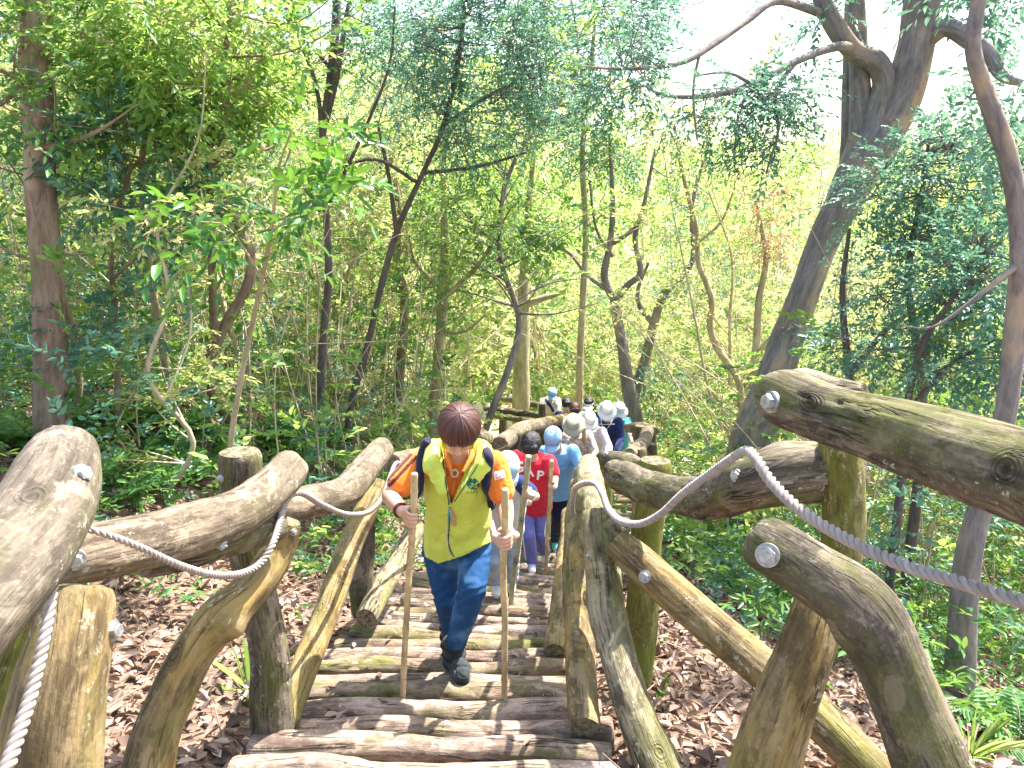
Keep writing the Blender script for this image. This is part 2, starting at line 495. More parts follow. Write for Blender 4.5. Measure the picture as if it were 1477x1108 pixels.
def rope(name, pts, label, seed=0):
    """pts rows (u, v, Y, diameter px): three twisted strands"""
    ctrl = []
    for (u, v, Y, dpx) in pts:
        q = P(u, v, Y); ctrl.append((q.x, q.y, q.z, dpx * 0.43 * mpp(u, v, Y)))
    s = spline(ctrl, 0.004)
    c, r = s[:, :3], s[:, 3]
    t, n, b = frames(c)
    L = np.concatenate([[0], np.cumsum(np.linalg.norm(np.diff(c, axis=0), axis=1))])
    V, Rst, F = [], [], []
    ns = 9
    for k in range(3):
        ph = 2 * np.pi * (L / (0.055) + k / 3)
        cc = c + (n * np.cos(ph)[:, None] + b * np.sin(ph)[:, None]) * (r * 0.46)[:, None]
        a = np.linspace(0, 2 * np.pi, ns, endpoint=False)
        A, LL = np.meshgrid(a, L)
        v = cc[:, None] + (n[:, None] * np.cos(A)[..., None] + b[:, None] * np.sin(A)[..., None]) * (r * 0.56)[:, None, None]
        base = sum(len(x) for x in V)
        V.append(v.reshape(-1, 3)); Rst.append(np.stack([np.cos(A) * 0.01 + k, np.sin(A) * 0.01, LL], -1).reshape(-1, 3))
        idx = base + np.arange(len(c) * ns).reshape(len(c), ns)
        F.append(np.stack([idx[:-1], np.roll(idx, -1, 1)[:-1], np.roll(idx, -1, 1)[1:], idx[1:]], -1).reshape(-1, 4))
    F = np.vstack(F)
    me = np_mesh(name, np.vstack(V), F.ravel(), np.full(len(F), 4), None, {'rest': ('FLOAT_VECTOR', np.vstack(Rst))})
    o = link(name, me, M_ROPE)
    return tag(o, label, 'rope', 'handrail ropes')
W_GREYR = wood_mat('rail_wood_grey', (0.27, 0.225, 0.18), (0.10, 0.078, 0.066), (0.15, 0.125, 0.10), moss=0.45, moss_col=(0.13, 0.13, 0.06), crack=0.0)
# ================================================================ terrain
def build_ground():
    m, t, out = new_mat('forest_floor')
    g = t.nodes.new('ShaderNodeNewGeometry')
    pos = g.outputs['Position']
    n1 = noise_n(t, pos, 1.1, 5, 0.6); n2 = noise_n(t, pos, 14, 6, 0.7); n3 = noise_n(t, pos, 60, 4, 0.7)
    near = mixc(t, ramp(t, n2, [(0.35, (0, 0, 0)), (0.65, (1, 1, 1))]), (0.09, 0.06, 0.042), (0.27, 0.19, 0.14))
    near = mixc(t, ramp(t, n3, [(0.5, (0, 0, 0)), (0.7, (1, 1, 1))]), near, (0.36, 0.25, 0.20))
    far = mixc(t, ramp(t, n2, [(0.35, (0, 0, 0)), (0.65, (1, 1, 1))]), (0.34, 0.30, 0.16), (0.62, 0.56, 0.36))
    far = mixc(t, ramp(t, n1, [(0.42, (0, 0, 0)), (0.6, (1, 1, 1))]), far, (0.22, 0.28, 0.08))
    sx = t.nodes.new('ShaderNodeSeparateXYZ'); t.links.new(pos, sx.inputs[0])
    f = ramp(t, math_n(t, 'MULTIPLY', sx.outputs['Y'], 0.02), [(0.18, (0, 0, 0)), (0.28, (1, 1, 1))])
    c = mixc(t, f, near, far)
    bsdf(t, out, c, 0.95, 0.1, n2, 0.8, 0.04)
    def axis(lo, hi, near_lo, near_hi, d0):
        a = list(np.arange(near_lo, near_hi, d0)); st = d0
        x = a[-1]
        while x < hi: st *= 1.08; x += st; a.append(x)
        st = d0; x = a[0]
        while x > lo: st *= 1.08; x -= st; a.insert(0, x)
        return np.array(a)
    xs = axis(-60, 60, -7, 7, 0.11); ys = axis(-10, 78, 0.5, 14, 0.11)
    X, Y = np.meshgrid(xs, ys)
    Z = ground_z(X, Y)
    q = np.stack([X * 5, Y * 5, X * 0], -1).reshape(-1, 3)
    Z = Z + (fbm(q, 3).reshape(Z.shape) - 0.5) * 0.06
    v = np.stack([X, Y, Z], -1).reshape(-1, 3)
    idx = np.arange(v.shape[0]).reshape(X.shape)
    f = np.stack([idx[:-1, :-1], idx[:-1, 1:], idx[1:, 1:], idx[1:, :-1]], -1).reshape(-1, 4)
    me = np_mesh('ground', v, f.ravel(), np.full(len(f), 4))
    o = link('ground', me, m)
    tag(o, kind='structure')
build_ground()

# ================================================================ log stairs
stairs = empty('log_staircase', (-0.36, 2.7, path_z(2.7)))
tag(stairs, 'long flight of weathered round log steps going down between the two log railings', 'staircase')
def build_steps():
    Yk = 2.36
    k = 0
    rr = random.Random(5)
    while Yk < 12.0:
        xc = float(path_x(Yk)); zc = float(path_z(Yk))
        # direction of the path, steps lie across it
        dx = float(path_x(Yk + 0.3) - path_x(Yk - 0.3)) / 0.6
        ax = Vector((1, -dx * 0.8, 0)).normalized()
        hw = 0.80 + rr.uniform(-0.05, 0.06)
        r = rr.uniform(0.052, 0.066)
        pts = []
        sk = rr.uniform(-0.025, 0.025)
        for j in range(6):
            f = -1 + 2 * j / 5
            p = Vector((xc, Yk, zc - r)) + ax * (f * hw)
            pts.append((p.x, p.y + rr.uniform(-0.02, 0.02) + sk * f, p.z + rr.uniform(-0.012, 0.012) + sk * f * 0.5, r * rr.uniform(0.84, 1.16)))
        mossy = rr.random() < 0.33 or k in (5, 9, 10)
        knots = [(rr.random(), rr.uniform(0, 6.28), 0.045, rr.uniform(0.1, 0.22)) for _ in range(3)]
        me = tube_mesh('step_log', pts, step=0.014 if Yk < 6 else 0.03, nside=36 if Yk < 6 else 20, lump=0.09, crack=1.0, seed=100 + k, knots=knots)
        link('step_log', me, [W_STEP2 if mossy else W_STEP, W_END], stairs)
        k += 1
        Yk += rr.uniform(0.19, 0.25) + (0.05 if Yk > 8 else 0)
build_steps()

# ================================================================ railings
left = empty('log_railing', (-1.2, 2.2, gz(-1.2, 2.2)))
tag(left, 'rustic log railing on the left of the steps, with pale yellow braces', 'railing', 'log railings beside the steps')
right = empty('log_railing', (0.9, 2.0, gz(0.9, 2.0)))
tag(right, 'rustic log railing on the right of the steps, with a dark cracked rail', 'railing', 'log railings beside the steps')

# ---- left side
l1 = log('rail', [(96, 655, 1.72, 96), (82, 700, 1.55, 122), (28, 768, 1.36, 140), (-40, 850, 1.18, 158), (-130, 960, 1.02, 185), (-260, 1120, 0.9, 210)], W_GREYR, left, nside=56, lump=0.05, knots=[(0.2, 1.5, 0.05, 0.12), (0.35, 3.5, 0.06, 0.1)])
hex_bolt(l1, 118, 684, 22, (0.9, -0.3, 0.1))
l3 = log('rail', [(40, 822, 1.62, 78), (110, 803, 1.72, 84), (190, 786, 1.85, 82), (270, 764, 2.05, 78), (332, 742, 2.25, 68), (385, 705, 2.5, 60), (418, 672, 2.7, 54)], W_RAIL, left, nside=56, lump=0.09, crack=0.5, knots=[(0.93, 1.0, 0.05, 0.15)])
hex_bolt(l3, 108, 808, 22, (0.2, -0.8, 0))
hex_bolt(l3, 320, 786, 14)
l3b = log('rail', [(205, 812, 2.02, 44), (300, 788, 2.22, 50), (395, 762, 2.55, 46)], W_DARK, left, nside=36, lump=0.08)
l6 = log('rail', [(392, 738, 2.75, 44), (432, 729, 2.95, 48), (488, 716, 3.3, 46), (520, 684, 3.7, 42), (552, 650, 4.2, 36)], W_RAIL, left, nside=40, lump=0.10, crack=0.4)
l2 = log('brace', [(112, 852, 1.62, 96), (100, 930, 1.55, 112), (80, 1040, 1.48, 132), (64, 1150, 1.45, 146), (50, 1260, 1.42, 160)], W_OCHRE, left, nside=56, lump=0.05)
hex_bolt(l2, 163, 910, 22, (0.95, -0.2, 0.1))
l2b = log('brace', [(60, 838, 1.85, 60), (20, 930, 1.8, 78), (-20, 1060, 1.75, 90), (-50, 1180, 1.7, 95)], W_GREEN, left, nside=40)
l4 = log('brace', [(414, 750, 2.62, 38), (400, 792, 2.6, 46), (366, 842, 2.5, 54), (314, 888, 2.42, 60), (270, 950, 2.34, 60), (236, 1030, 2.26, 66), (212, 1110, 2.2, 74), (195, 1190, 2.16, 80)], W_OCHRE, left, nside=56, lump=0.06, knots=[(0.33, 5.6, 0.06, 0.5), (0.36, 5.2, 0.05, 0.35)])
hex_bolt(l4, 424, 768, 9, (0.9, -0.2, 0))
l4s = log('rail', [(372, 742, 2.75, 34), (396, 772, 2.72, 42)], W_DARK, left)
l5 = log('post', [(345, 652, 2.95, 60), (350, 720, 2.95, 60), (372, 860, 2.95, 54), (386, 940, 2.95, 54), (392, 1016, 2.95, 60), (396, 1060, 2.95, 62)], W_DARK, left, nside=48, crack=0.8, lump=0.05)
hex_bolt(l5, 318, 690, 10, (-0.9, -0.2, 0))
l7 = log('brace', [(545, 700, 4.35, 32), (500, 800, 3.9, 36), (455, 925, 3.4, 39), (409, 1046, 2.98, 42)], W_OCHRE, left, nside=48, lump=0.04, crack=0.3)
l8 = log('post', [(515, 672, 4.6, 42), (520, 760, 4.6, 38), (524, 862, 4.6, 34), (525, 885, 4.6, 34)], W_DARK, left)
l9 = log('brace', [(600, 760, 5.6, 26), (566, 822, 4.95, 30), (528, 892, 4.35, 34)], W_BARK, left, crack=1.0)
l10 = log('rail', [(566, 668, 4.5, 30), (612, 655, 5.2, 28), (660, 640, 6.2, 26), (700, 634, 7.0, 24)], W_RAIL, left)
l11 = log('post', [(692, 622, 7.1, 26), (693, 700, 7.1, 26), (693, 760, 7.1, 26)], W_DARK, left)
l12 = log('rail', [(722, 640, 7.6, 26), (752, 622, 8.6, 24), (790, 612, 9.6, 20)], W_RAIL, left)
l13 = log('post', [(741, 622, 8.1, 28), (742, 650, 8.1, 28), (742, 720, 8.1, 26)], W_DARK, left)
l14 = log('rail', [(745, 622, 8.6, 15), (775, 612, 9.6, 16), (818, 604, 10.6, 15)], W_OCHRE, left)
for (u, v, Y, u2, v2, Y2, d) in ((700, 590, 15, 780, 600, 13, 9), (705, 599, 14.6, 785, 612, 12.6, 8), (726, 576, 16.5, 800, 590, 14, 9)):
    log('rail', [(u, v, Y, d), ((u + u2) / 2, (v + v2) / 2 - 1, (Y + Y2) / 2, d * 1.1), (u2, v2, Y2, d)], W_DARK, left, nside=14, step=0.06)
for (u, v, Y) in ((783, 582, 12.9), (726, 590, 14.2)):
    log('post', [(u, v, Y, 12), (u, v + 26, Y, 12), (u, v + 70, Y, 12)], W_DARK, left, nside=14, step=0.06)

# ---- right side
r1 = log('rail', [(1106, 572, 2.06, 64), (1128, 578, 2.0, 84), (1180, 598, 1.88, 84), (1240, 618, 1.74, 92), (1340, 650, 1.5, 116), (1477, 686, 1.24, 142), (1620, 722, 1.02, 175), (1800, 768, 0.85, 215)], W_DARK, right, nside=64, lump=0.06, crack=1.0, taper_end=(0.1, 0))
hex_bolt(r1, 1112, 580, 26)
log('rail', [(1136, 548, 2.08, 22), (1160, 550, 2.04, 40), (1200, 562, 1.97, 38), (1246, 566, 1.9, 26)], W_BARK, r1, nside=36, crack=1.0, lump=0.14).name = 'split_ridge'
r2 = log('rail', [(884, 680, 3.65, 34), (905, 694, 3.5, 48), (962, 708, 3.1, 52), (1032, 716, 2.7, 62), (1100, 698, 2.35, 84), (1150, 686, 2.3, 94), (1228, 680, 2.36, 84)], W_DARK, right, nside=56, lump=0.10, crack=1.0, knots=[(0.80, 4.5, 0.05, -0.7), (0.93, 4.2, 0.06, -0.4), (0.7, 4.3, 0.03, -0.4)])
hex_bolt(r2, 1062, 686, 15, (-0.5, -0.8, 0.1))
r3 = log('brace', [(1086, 776, 1.98, 66), (1108, 790, 1.95, 80), (1170, 828, 1.88, 86), (1240, 882, 1.81, 102), (1290, 980, 1.75, 98), (1342, 1108, 1.68, 108), (1392, 1240, 1.62, 122)], W_DARK, right, nside=60, lump=0.05, knots=[(0.45, 3.2, 0.06, 0.3), (0.36, 1.0, 0.05, 0.15)])
hex_bolt(r3, 1107, 801, 28)
r4 = log('post', [(1216, 632, 2.25, 62), (1217, 764, 2.25, 58), (1196, 870, 2.22, 56), (1166, 960, 2.2, 56), (1132, 1060, 2.18, 60), (1100, 1190, 2.16, 60)], W_GREEN, right, nside=44)
r4b = log('brace', [(1184, 850, 2.08, 66), (1165, 930, 2.02, 76), (1138, 1020, 1.98, 88), (1108, 1112, 1.95, 96), (1080, 1200, 1.92, 104)], W_OCHRE, right, nside=56, crack=1.0, lump=0.05)
r5 = log('brace', [(886, 784, 3.3, 44), (930, 822, 3.2, 52), (1010, 888, 3.0, 56), (1118, 978, 2.78, 58), (1180, 1034, 2.66, 60), (1230, 1084, 2.56, 60), (1300, 1158, 2.42, 60)], W_OCHRE, right, nside=52, crack=1.0, lump=0.04)
hex_bolt(r5, 930, 832, 15)
r6 = log('post', [(946, 664, 3.78, 46), (940, 740, 3.78, 44), (928, 850, 3.78, 46), (914, 962, 3.78, 50), (911, 990, 3.78, 50)], W_GREEN, right, nside=44)
r7 = log('brace', [(864, 742, 3.55, 50), (866, 800, 3.4, 48), (872, 880, 3.2, 50), (892, 960, 3.0, 52), (926, 1056, 2.8, 58), (956, 1130, 2.66, 62)], W_BARK, right, nside=56, crack=1.0, lump=0.14, knots=[(0.35, 0.5, 0.05, 0.2)])
hex_bolt(r7, 848, 803, 7, (-0.9, -0.3, 0))
r8 = log('rail', [(847, 668, 4.7, 26), (847, 690, 4.4, 38), (854, 720, 4.05, 40), (864, 748, 3.7, 38), (880, 768, 3.4, 36)], W_BARK, right, nside=44, lump=0.12, knots=[(0.1, 1.0, 0.04, 0.3), (0.3, 2.0, 0.04, 0.3)])
r9 = log('brace', [(834, 700, 4.7, 28), (832, 780, 4.1, 36), (836, 880, 3.55, 42), (838, 980, 3.1, 44), (841, 1050, 2.84, 48)], W_OCHRE, right, nside=56, lump=0.05, crack=0.4, knots=[(0.6, 5.5, 0.05, 0.2)])
r10 = log('brace', [(822, 740, 6.2, 22), (817, 812, 4.95, 28), (802, 944, 3.98, 35)], W_OCHRE, right, nside=40)
r11 = log('post', [(870, 664, 4.9, 27), (870, 740, 4.9, 27), (870, 800, 4.9, 27), (870, 900, 4.9, 27)], W_GREEN, right)
r12 = log('rail', [(870, 662, 4.95, 22), (900, 668, 4.6, 30), (918, 678, 4.2, 32)], W_DARK, right)
hex_bolt(r12, 874, 655, 8)
r13 = log('post', [(922, 646, 6.4, 20), (922, 700, 6.4, 20), (920, 780, 6.4, 20)], W_BARK, right)
r14 = log('rail', [(908, 655, 6.2, 18), (926, 640, 7.2, 20), (934, 622, 8.6, 18)], W_RAIL, right)
r15 = log('post', [(939, 640, 7.3, 16), (938, 690, 7.3, 16), (936, 760, 7.3, 16)], W_DARK, right)
r16 = log('post', [(922, 614, 8.9, 14), (921, 650, 8.9, 14), (920, 720, 8.9, 14)], W_DARK, right)
r17 = log('post', [(940, 620, 9.4, 14), (940, 660, 9.4, 14), (938, 720, 9.4, 14)], W_DARK, right)
r18 = log('rail', [(905, 618, 9.8, 14), (925, 618, 9.3, 16), (945, 622, 9.0, 14)], W_RAIL, right)
r19 = log('brace', [(933, 622, 9.2, 14), (928, 660, 8.6, 15), (922, 690, 8.0, 15)], W_BARK, right)

# ---- ropes
rope('rope', [(-20, 1190, 1.12, 30), (12, 1100, 1.22, 27), (45, 1000, 1.33, 23), (66, 910, 1.42, 20), (76, 850, 1.48, 17), (84, 795, 1.53, 16), (90, 770, 1.55, 15), (104, 762, 1.58, 14), (138, 766, 1.60, 13), (198, 788, 1.70, 13), (257, 815, 1.83, 13), (306, 829, 2.0, 13), (346, 828, 2.16, 13), (376, 812, 2.28, 12), (396, 778, 2.36, 12), (408, 736, 2.55, 12), (418, 716, 2.65, 11.5), (436, 712, 2.75, 11), (464, 728, 2.95, 10.5), (500, 742, 3.2, 9.5), (533, 738, 3.45, 9), (553, 715, 3.7, 8.5), (564, 684, 3.95, 8), (575, 668, 4.2, 7.5), (600, 690, 4.6, 7), (640, 700, 5.2, 6), (680, 660, 6.0, 5)],
     'twisted pale rope strung along the left log railing, looping down past its bolts')
rope('rope', [(826, 742, 3.9, 9), (825, 728, 3.85, 10), (829, 706, 3.75, 10.5), (843, 697, 3.6, 11), (859, 698, 3.45, 11), (869, 712, 3.3, 12), (878, 735, 3.15, 12.5), (895, 751, 2.95, 13), (922, 756, 2.75, 13), (952, 742, 2.55, 13), (985, 712, 2.35, 14), (1028, 680, 2.15, 15), (1060, 658, 2.0, 16), (1078, 650, 1.9, 17), (1092, 664, 1.83, 19), (1110, 692, 1.77, 20), (1145, 728, 1.68, 21), (1200, 766, 1.58, 22), (1285, 808, 1.43, 23), (1370, 836, 1.3, 24), (1477, 868, 1.17, 26), (1600, 900, 1.02, 29), (1750, 930, 0.9, 32)],
     'twisted pale rope drooping from the bolted rail end across the near right side')
# ================================================================ people
def cap_prim(p0, r0, p1, r1, n=14, k=5):
    p0 = np.array(p0, float); p1 = np.array(p1, float)
    d = p1 - p0; L = np.linalg.norm(d)
    if L < 1e-6: d = np.array([0, 0, 1.0]); L = 1e-6
    t = d / max(np.linalg.norm(d), 1e-9)
    a = np.array([0, 0, 1.0]) if abs(t[2]) < 0.9 else np.array([1.0, 0, 0])
    u = np.cross(t, a); u /= np.linalg.norm(u); w_ = np.cross(t, u)
    rows = []
    for i in range(1, k + 1):
        an = math.pi / 2 * (1 - i / k); rows.append((-math.sin(an) * r0, math.cos(an) * r0))
    for i in range(0, k):
        an = math.pi / 2 * (i / k); rows.append((L + math.sin(an) * r1, math.cos(an) * r1))
    an = np.linspace(0, 2 * np.pi, n, endpoint=False)
    V = [p0 - t * r0]
    for (s, r) in rows:
        for x in an: V.append(p0 + t * s + (u * math.cos(x) + w_ * math.sin(x)) * r)
    V.append(p1 + t * r1)
    F = []
    m = len(rows)
    for j in range(n):
        F.append((0, 1 + (j + 1) % n, 1 + j))
        for i in range(m - 1):
            b0 = 1 + i * n; b1 = b0 + n
            F.append((b0 + j, b0 + (j + 1) % n, b1 + (j + 1) % n, b1 + j))
        b0 = 1 + (m - 1) * n
        F.append((b0 + j, b0 + (j + 1) % n, 1 + m * n))
    return V, F

def ell_prim(c, rx, ry, rz, M=None, n=18, k=12):
    V, F = [], []
    M = M or Matrix.Identity(3)
    c = Vector(c)
    V.append(c + M @ Vector((0, 0, -rz)))
    for i in range(1, k):
        ph = -math.pi / 2 + math.pi * i / k
        for j in range(n):
            a = 2 * math.pi * j / n
            V.append(c + M @ Vector((rx * math.cos(ph) * math.cos(a), ry * math.cos(ph) * math.sin(a), rz * math.sin(ph))))
    V.append(c + M @ Vector((0, 0, rz)))
    for j in range(n):
        F.append((0, 1 + (j + 1) % n, 1 + j))
        for i in range(k - 2):
            b0 = 1 + i * n
            F.append((b0 + j, b0 + (j + 1) % n, b0 + n + (j + 1) % n, b0 + n + j))
        b0 = 1 + (k - 2) * n
        F.append((b0 + j, b0 + (j + 1) % n, len(V) - 1))
    return V, F

def loft_prim(rings, n=28, power=2.3):
    """rings: (centre, right vec, fwd vec, half width, half depth)"""
    V, F = [], []
    for (c, rt, fw, hw, hd) in rings:
        for j in range(n):
            a = 2 * math.pi * j / n
            ca, sa = math.cos(a), math.sin(a)
            x = math.copysign(abs(ca) ** (2 / power), ca); y = math.copysign(abs(sa) ** (2 / power), sa)
            V.append(Vector(c) + Vector(rt) * (hw * x) + Vector(fw) * (hd * y))
    m = len(rings)
    for i in range(m - 1):
        for j in range(n):
            F.append((i * n + j, i * n + (j + 1) % n, (i + 1) * n + (j + 1) % n, (i + 1) * n + j))
    F.append(tuple(reversed(range(n)))); F.append(tuple((m - 1) * n + j for j in range(n)))
    return V, F

def blob(name, prims, mats, parent, voxel=0.006, smooth=4, wrinkle=0.0, wscale=14, wdir=(1, 1, 1), cut=None, solid=0.0, post=None, matfn=None):
    """union of closed primitives as one continuous skin"""
    V, F = [], []
    for (v, f) in prims:
        b = len(V); V += [tuple(x) for x in v]; F += [tuple(i + b for i in g) for g in f]
    me = bpy.data.meshes.new(name); me.from_pydata(V, [], F)
    bm = bmesh.new(); bm.from_mesh(me); bmesh.ops.recalc_face_normals(bm, faces=bm.faces); bm.to_mesh(me); bm.free()
    o = bpy.data.objects.new(name, me); COL.objects.link(o)
    r = o.modifiers.new('r', 'REMESH'); r.mode = 'VOXEL'; r.voxel_size = voxel
    s = o.modifiers.new('s', 'SMOOTH'); s.factor = 0.5; s.iterations = smooth
    dg = bpy.context.evaluated_depsgraph_get()
    m2 = bpy.data.meshes.new_from_object(o.evaluated_get(dg))
    bpy.data.objects.remove(o); bpy.data.meshes.remove(me)
    n = len(m2.vertices)
    co = np.empty(n * 3, np.float32); m2.vertices.foreach_get('co', co); co = co.reshape(-1, 3)
    no = np.empty(n * 3, np.float32); m2.vertices.foreach_get('normal', no); no = no.reshape(-1, 3)
    if wrinkle:
        q = co * np.array(wdir) * wscale
        f1 = fbm(q + fbm(co * 9, 2)[:, None] * 2.2, 3)
        rid = 1 - np.abs(f1 - 0.5) * 4
        co = co + no * ((rid * 0.6 + (f1 - 0.5)) * wrinkle)[:, None]
    if post is not None: co = post(co, no)
    m2.vertices.foreach_set('co', co.astype(np.float32).ravel())
    if cut is not None:
        bm = bmesh.new(); bm.from_mesh(m2)
        dead = [f for f in bm.faces if cut(f.calc_center_median())]
        bmesh.ops.delete(bm, geom=dead, context='FACES'); bm.to_mesh(m2); bm.free()
    if matfn is not None:
        cen = np.empty(len(m2.polygons) * 3, np.float32); m2.polygons.foreach_get('center', cen)
        m2.polygons.foreach_set('material_index', matfn(cen.reshape(-1, 3)).astype(np.int32))
    m2.name = name
    m2.update()
    o = link(name, m2, mats, None)
    if parent is not None:
        o.parent = parent
        if parent.parent is None and parent.type == 'EMPTY': o.location = -parent.location
    if solid:
        md = o.modifiers.new('thick', 'SOLIDIFY'); md.thickness = solid; md.offset = -1
    return o

def cloth(name, col, rough=0.85, var=0.10, scale=30, spec=0.15, weave=1400, bstr=0.25):
    m, t, out = new_mat(name)
    tc = t.nodes.new('ShaderNodeTexCoord')
    n = noise_n(t, tc.outputs['Object'], scale, 4)
    f = noise_n(t, tc.outputs['Object'], weave * 0.25, 2)
    c = mixc(t, ramp(t, n, [(0.3, (0, 0, 0)), (0.7, (1, 1, 1))]), tuple(x * (1 - var) for x in col), tuple(min(1, x * (1 + var)) for x in col))
    h = math_n(t, 'ADD', n, math_n(t, 'MULTIPLY', f, 0.5))
    b = bsdf(t, out, c, rough, spec, h, bstr, 0.003)
    b.inputs['Sheen Weight'].default_value = 0.15
    return m

def skin_mat(name, col):
    m, t, out = new_mat(name)
    tc = t.nodes.new('ShaderNodeTexCoord')
    n = noise_n(t, tc.outputs['Object'], 25, 4)
    c = mixc(t, n, tuple(x * 0.85 for x in col), tuple(min(1, x * 1.1) for x in col))
    b = bsdf(t, out, c, 0.5, 0.35, noise_n(t, tc.outputs['Object'], 300, 3), 0.15, 0.002)
    b.inputs['Subsurface Weight'].default_value = 0.12
    b.inputs['Subsurface Radius'].default_value = (0.012, 0.005, 0.003)
    return m

M_SKIN = skin_mat('skin', (0.60, 0.36, 0.26))
M_SKIN2 = skin_mat('skin_pale', (0.66, 0.43, 0.33))
M_EYE = simple_mat('dark_eye', (0.03, 0.02, 0.02), 0.3)
M_LIP = simple_mat('lips', (0.40, 0.15, 0.13), 0.5)

def hair_mat(name, col):
    m, t, out = new_mat(name)
    a = t.nodes.new('ShaderNodeAttribute'); a.attribute_name = 'strand'
    n = noise_n(t, mapped(t, a.outputs['Vector'], (34, 34, 1.2)), 1.0, 5, 0.7, 0.2)
    c = mixc(t, ramp(t, n, [(0.35, (0, 0, 0)), (0.65, (1, 1, 1))]), tuple(x * 0.45 for x in col), tuple(min(1, x * 1.6) for x in col))
    b = bsdf(t, out, c, 0.42, 0.5, n, 0.9, 0.006)
    return m
M_HAIR_B = hair_mat('black_hair', (0.018, 0.016, 0.020))
M_HAIR_R = hair_mat('brown_hair', (0.085, 0.030, 0.026))

def head_frame(tilt, yaw=0.0, roll=0.0):
    """tilt > 0 bows the head towards the camera; columns: right, back, up"""
    return (Matrix.Rotation(R(yaw), 3, 'Z') @ Matrix.Rotation(R(roll), 3, 'Y') @ Matrix.Rotation(R(tilt), 3, 'X'))

def head_prims(c, H, s=1.0):
    c = Vector(c)
    g = lambda x, y, z: c + H @ Vector((x * s, y * s, z * s))
    pr = [ell_prim(g(0, 0.012, 0.02), 0.074 * s, 0.092 * s, 0.088 * s, H),
          ell_prim(g(0, -0.022, -0.045), 0.057 * s, 0.062 * s, 0.068 * s, H),
          ell_prim(g(0, -0.062, -0.092), 0.024 * s, 0.020 * s, 0.018 * s, H),
          cap_prim(g(0, -0.084, -0.005), 0.009 * s, g(0, -0.104, -0.036), 0.014 * s),
          ell_prim(g(0, -0.086, -0.066), 0.022 * s, 0.010 * s, 0.009 * s, H),
          ell_prim(g(-0.036, -0.070, -0.030), 0.020 * s, 0.016 * s, 0.018 * s, H),
          ell_prim(g(0.036, -0.070, -0.030), 0.020 * s, 0.016 * s, 0.018 * s, H),
          cap_prim(g(-0.045, -0.072, 0.022), 0.010 * s, g(0.045, -0.072, 0.022), 0.010 * s),
          ell_prim(g(-0.075, 0.01, -0.02), 0.009 * s, 0.018 * s, 0.030 * s, H),
          ell_prim(g(0.075, 0.01, -0.02), 0.009 * s, 0.018 * s, 0.030 * s, H)]
    return pr

def face_details(body, c, H, s=1.0):
    c = Vector(c)
    g = lambda x, y, z: c + H @ Vector((x * s, y * s, z * s))
    for sx in (-1, 1):
        V, F = ell_prim(g(0.031 * sx, -0.076, 0.001), 0.014 * s, 0.009 * s, 0.006 * s, H, 12, 8)
        me = bpy.data.meshes.new('eye'); me.from_pydata([tuple(v) for v in V], [], F); o = link('eye', me, M_EYE); o.parent = body
        V, F = cap_prim(g(0.018 * sx, -0.083, 0.022), 0.0035 * s, g(0.046 * sx, -0.073, 0.024), 0.003 * s, 8, 3)
        me = bpy.data.meshes.new('eyebrow'); me.from_pydata([tuple(v) for v in V], [], F); o = link('eyebrow', me, M_HAIR_B); o.parent = body
    V, F = ell_prim(g(0, -0.093, -0.066), 0.020 * s, 0.006 * s, 0.007 * s, H, 14, 8)
    me = bpy.data.meshes.new('mouth'); me.from_pydata([tuple(v) for v in V], [], F); o = link('mouth', me, M_LIP); o.parent = body

def grip_prims(c, ax, wdir, fdir, rp, s=1.0, wrist=None):
    """a hand closed on a pole: c pole centre, ax pole direction, wdir towards the wrist, fdir side on which the fingers pass"""
    c, ax, wd, fd = Vector(c), Vector(ax).normalized(), Vector(wdir).normalized(), Vector(fdir)
    wd = (wd - ax * wd.dot(ax)).normalized(); fd = (fd - ax * fd.dot(ax) - wd * fd.dot(wd)).normalized()
    out = []
    lens = [1.0, 1.08, 1.02, 0.85]
    for i in range(4):
        h = (1.5 - i) * 0.0195 * s
        rf = (0.0092 if i < 3 else 0.0080) * s
        prev = None
        for k, th in enumerate((8, 62, 118, 118 + 60 * lens[i])):
            rr = rp + rf * (1.35 if k == 0 else 1.0) + (0.012 * s if k == 0 else (0.004 * s if k == 1 else 0))
            p = c + ax * (h - 0.003 * k * s) + (wd * math.cos(R(th)) + fd * math.sin(R(th))) * rr
            if prev is not None: out.append(cap_prim(prev, rf * (1.08 - 0.05 * k), p, rf * (1.0 - 0.05 * k), 10, 4))
            prev = p
    # palm and thumb
    out.append(cap_prim(c + wd * (rp + 0.022 * s) + ax * 0.022 * s, 0.017 * s, c + wd * (rp + 0.024 * s) - ax * 0.026 * s, 0.016 * s))
    out.append(cap_prim(c + wd * (rp + 0.022 * s) + ax * 0.018 * s + fd * 0.006, 0.014 * s, c + wd * (rp + 0.05 * s), 0.020 * s))
    t0 = c + wd * (rp + 0.022 * s) + ax * 0.024 * s - fd * 0.012 * s
    t1 = c + ax * 0.040 * s - fd * (rp + 0.012 * s) + wd * 0.006 * s
    t2 = c + ax * 0.046 * s - wd * (rp * 0.7 + 0.008 * s) - fd * (rp * 0.6 + 0.004)
    out += [cap_prim(t0, 0.012 * s, t1, 0.0105 * s, 10, 4), cap_prim(t1, 0.0105 * s, t2, 0.009 * s, 10, 4)]
    w0 = Vector(wrist) if wrist is not None else c + wd * 0.10
    out.append(cap_prim(c + wd * (rp + 0.034 * s), 0.022 * s, w0, 0.023 * s))
    return out

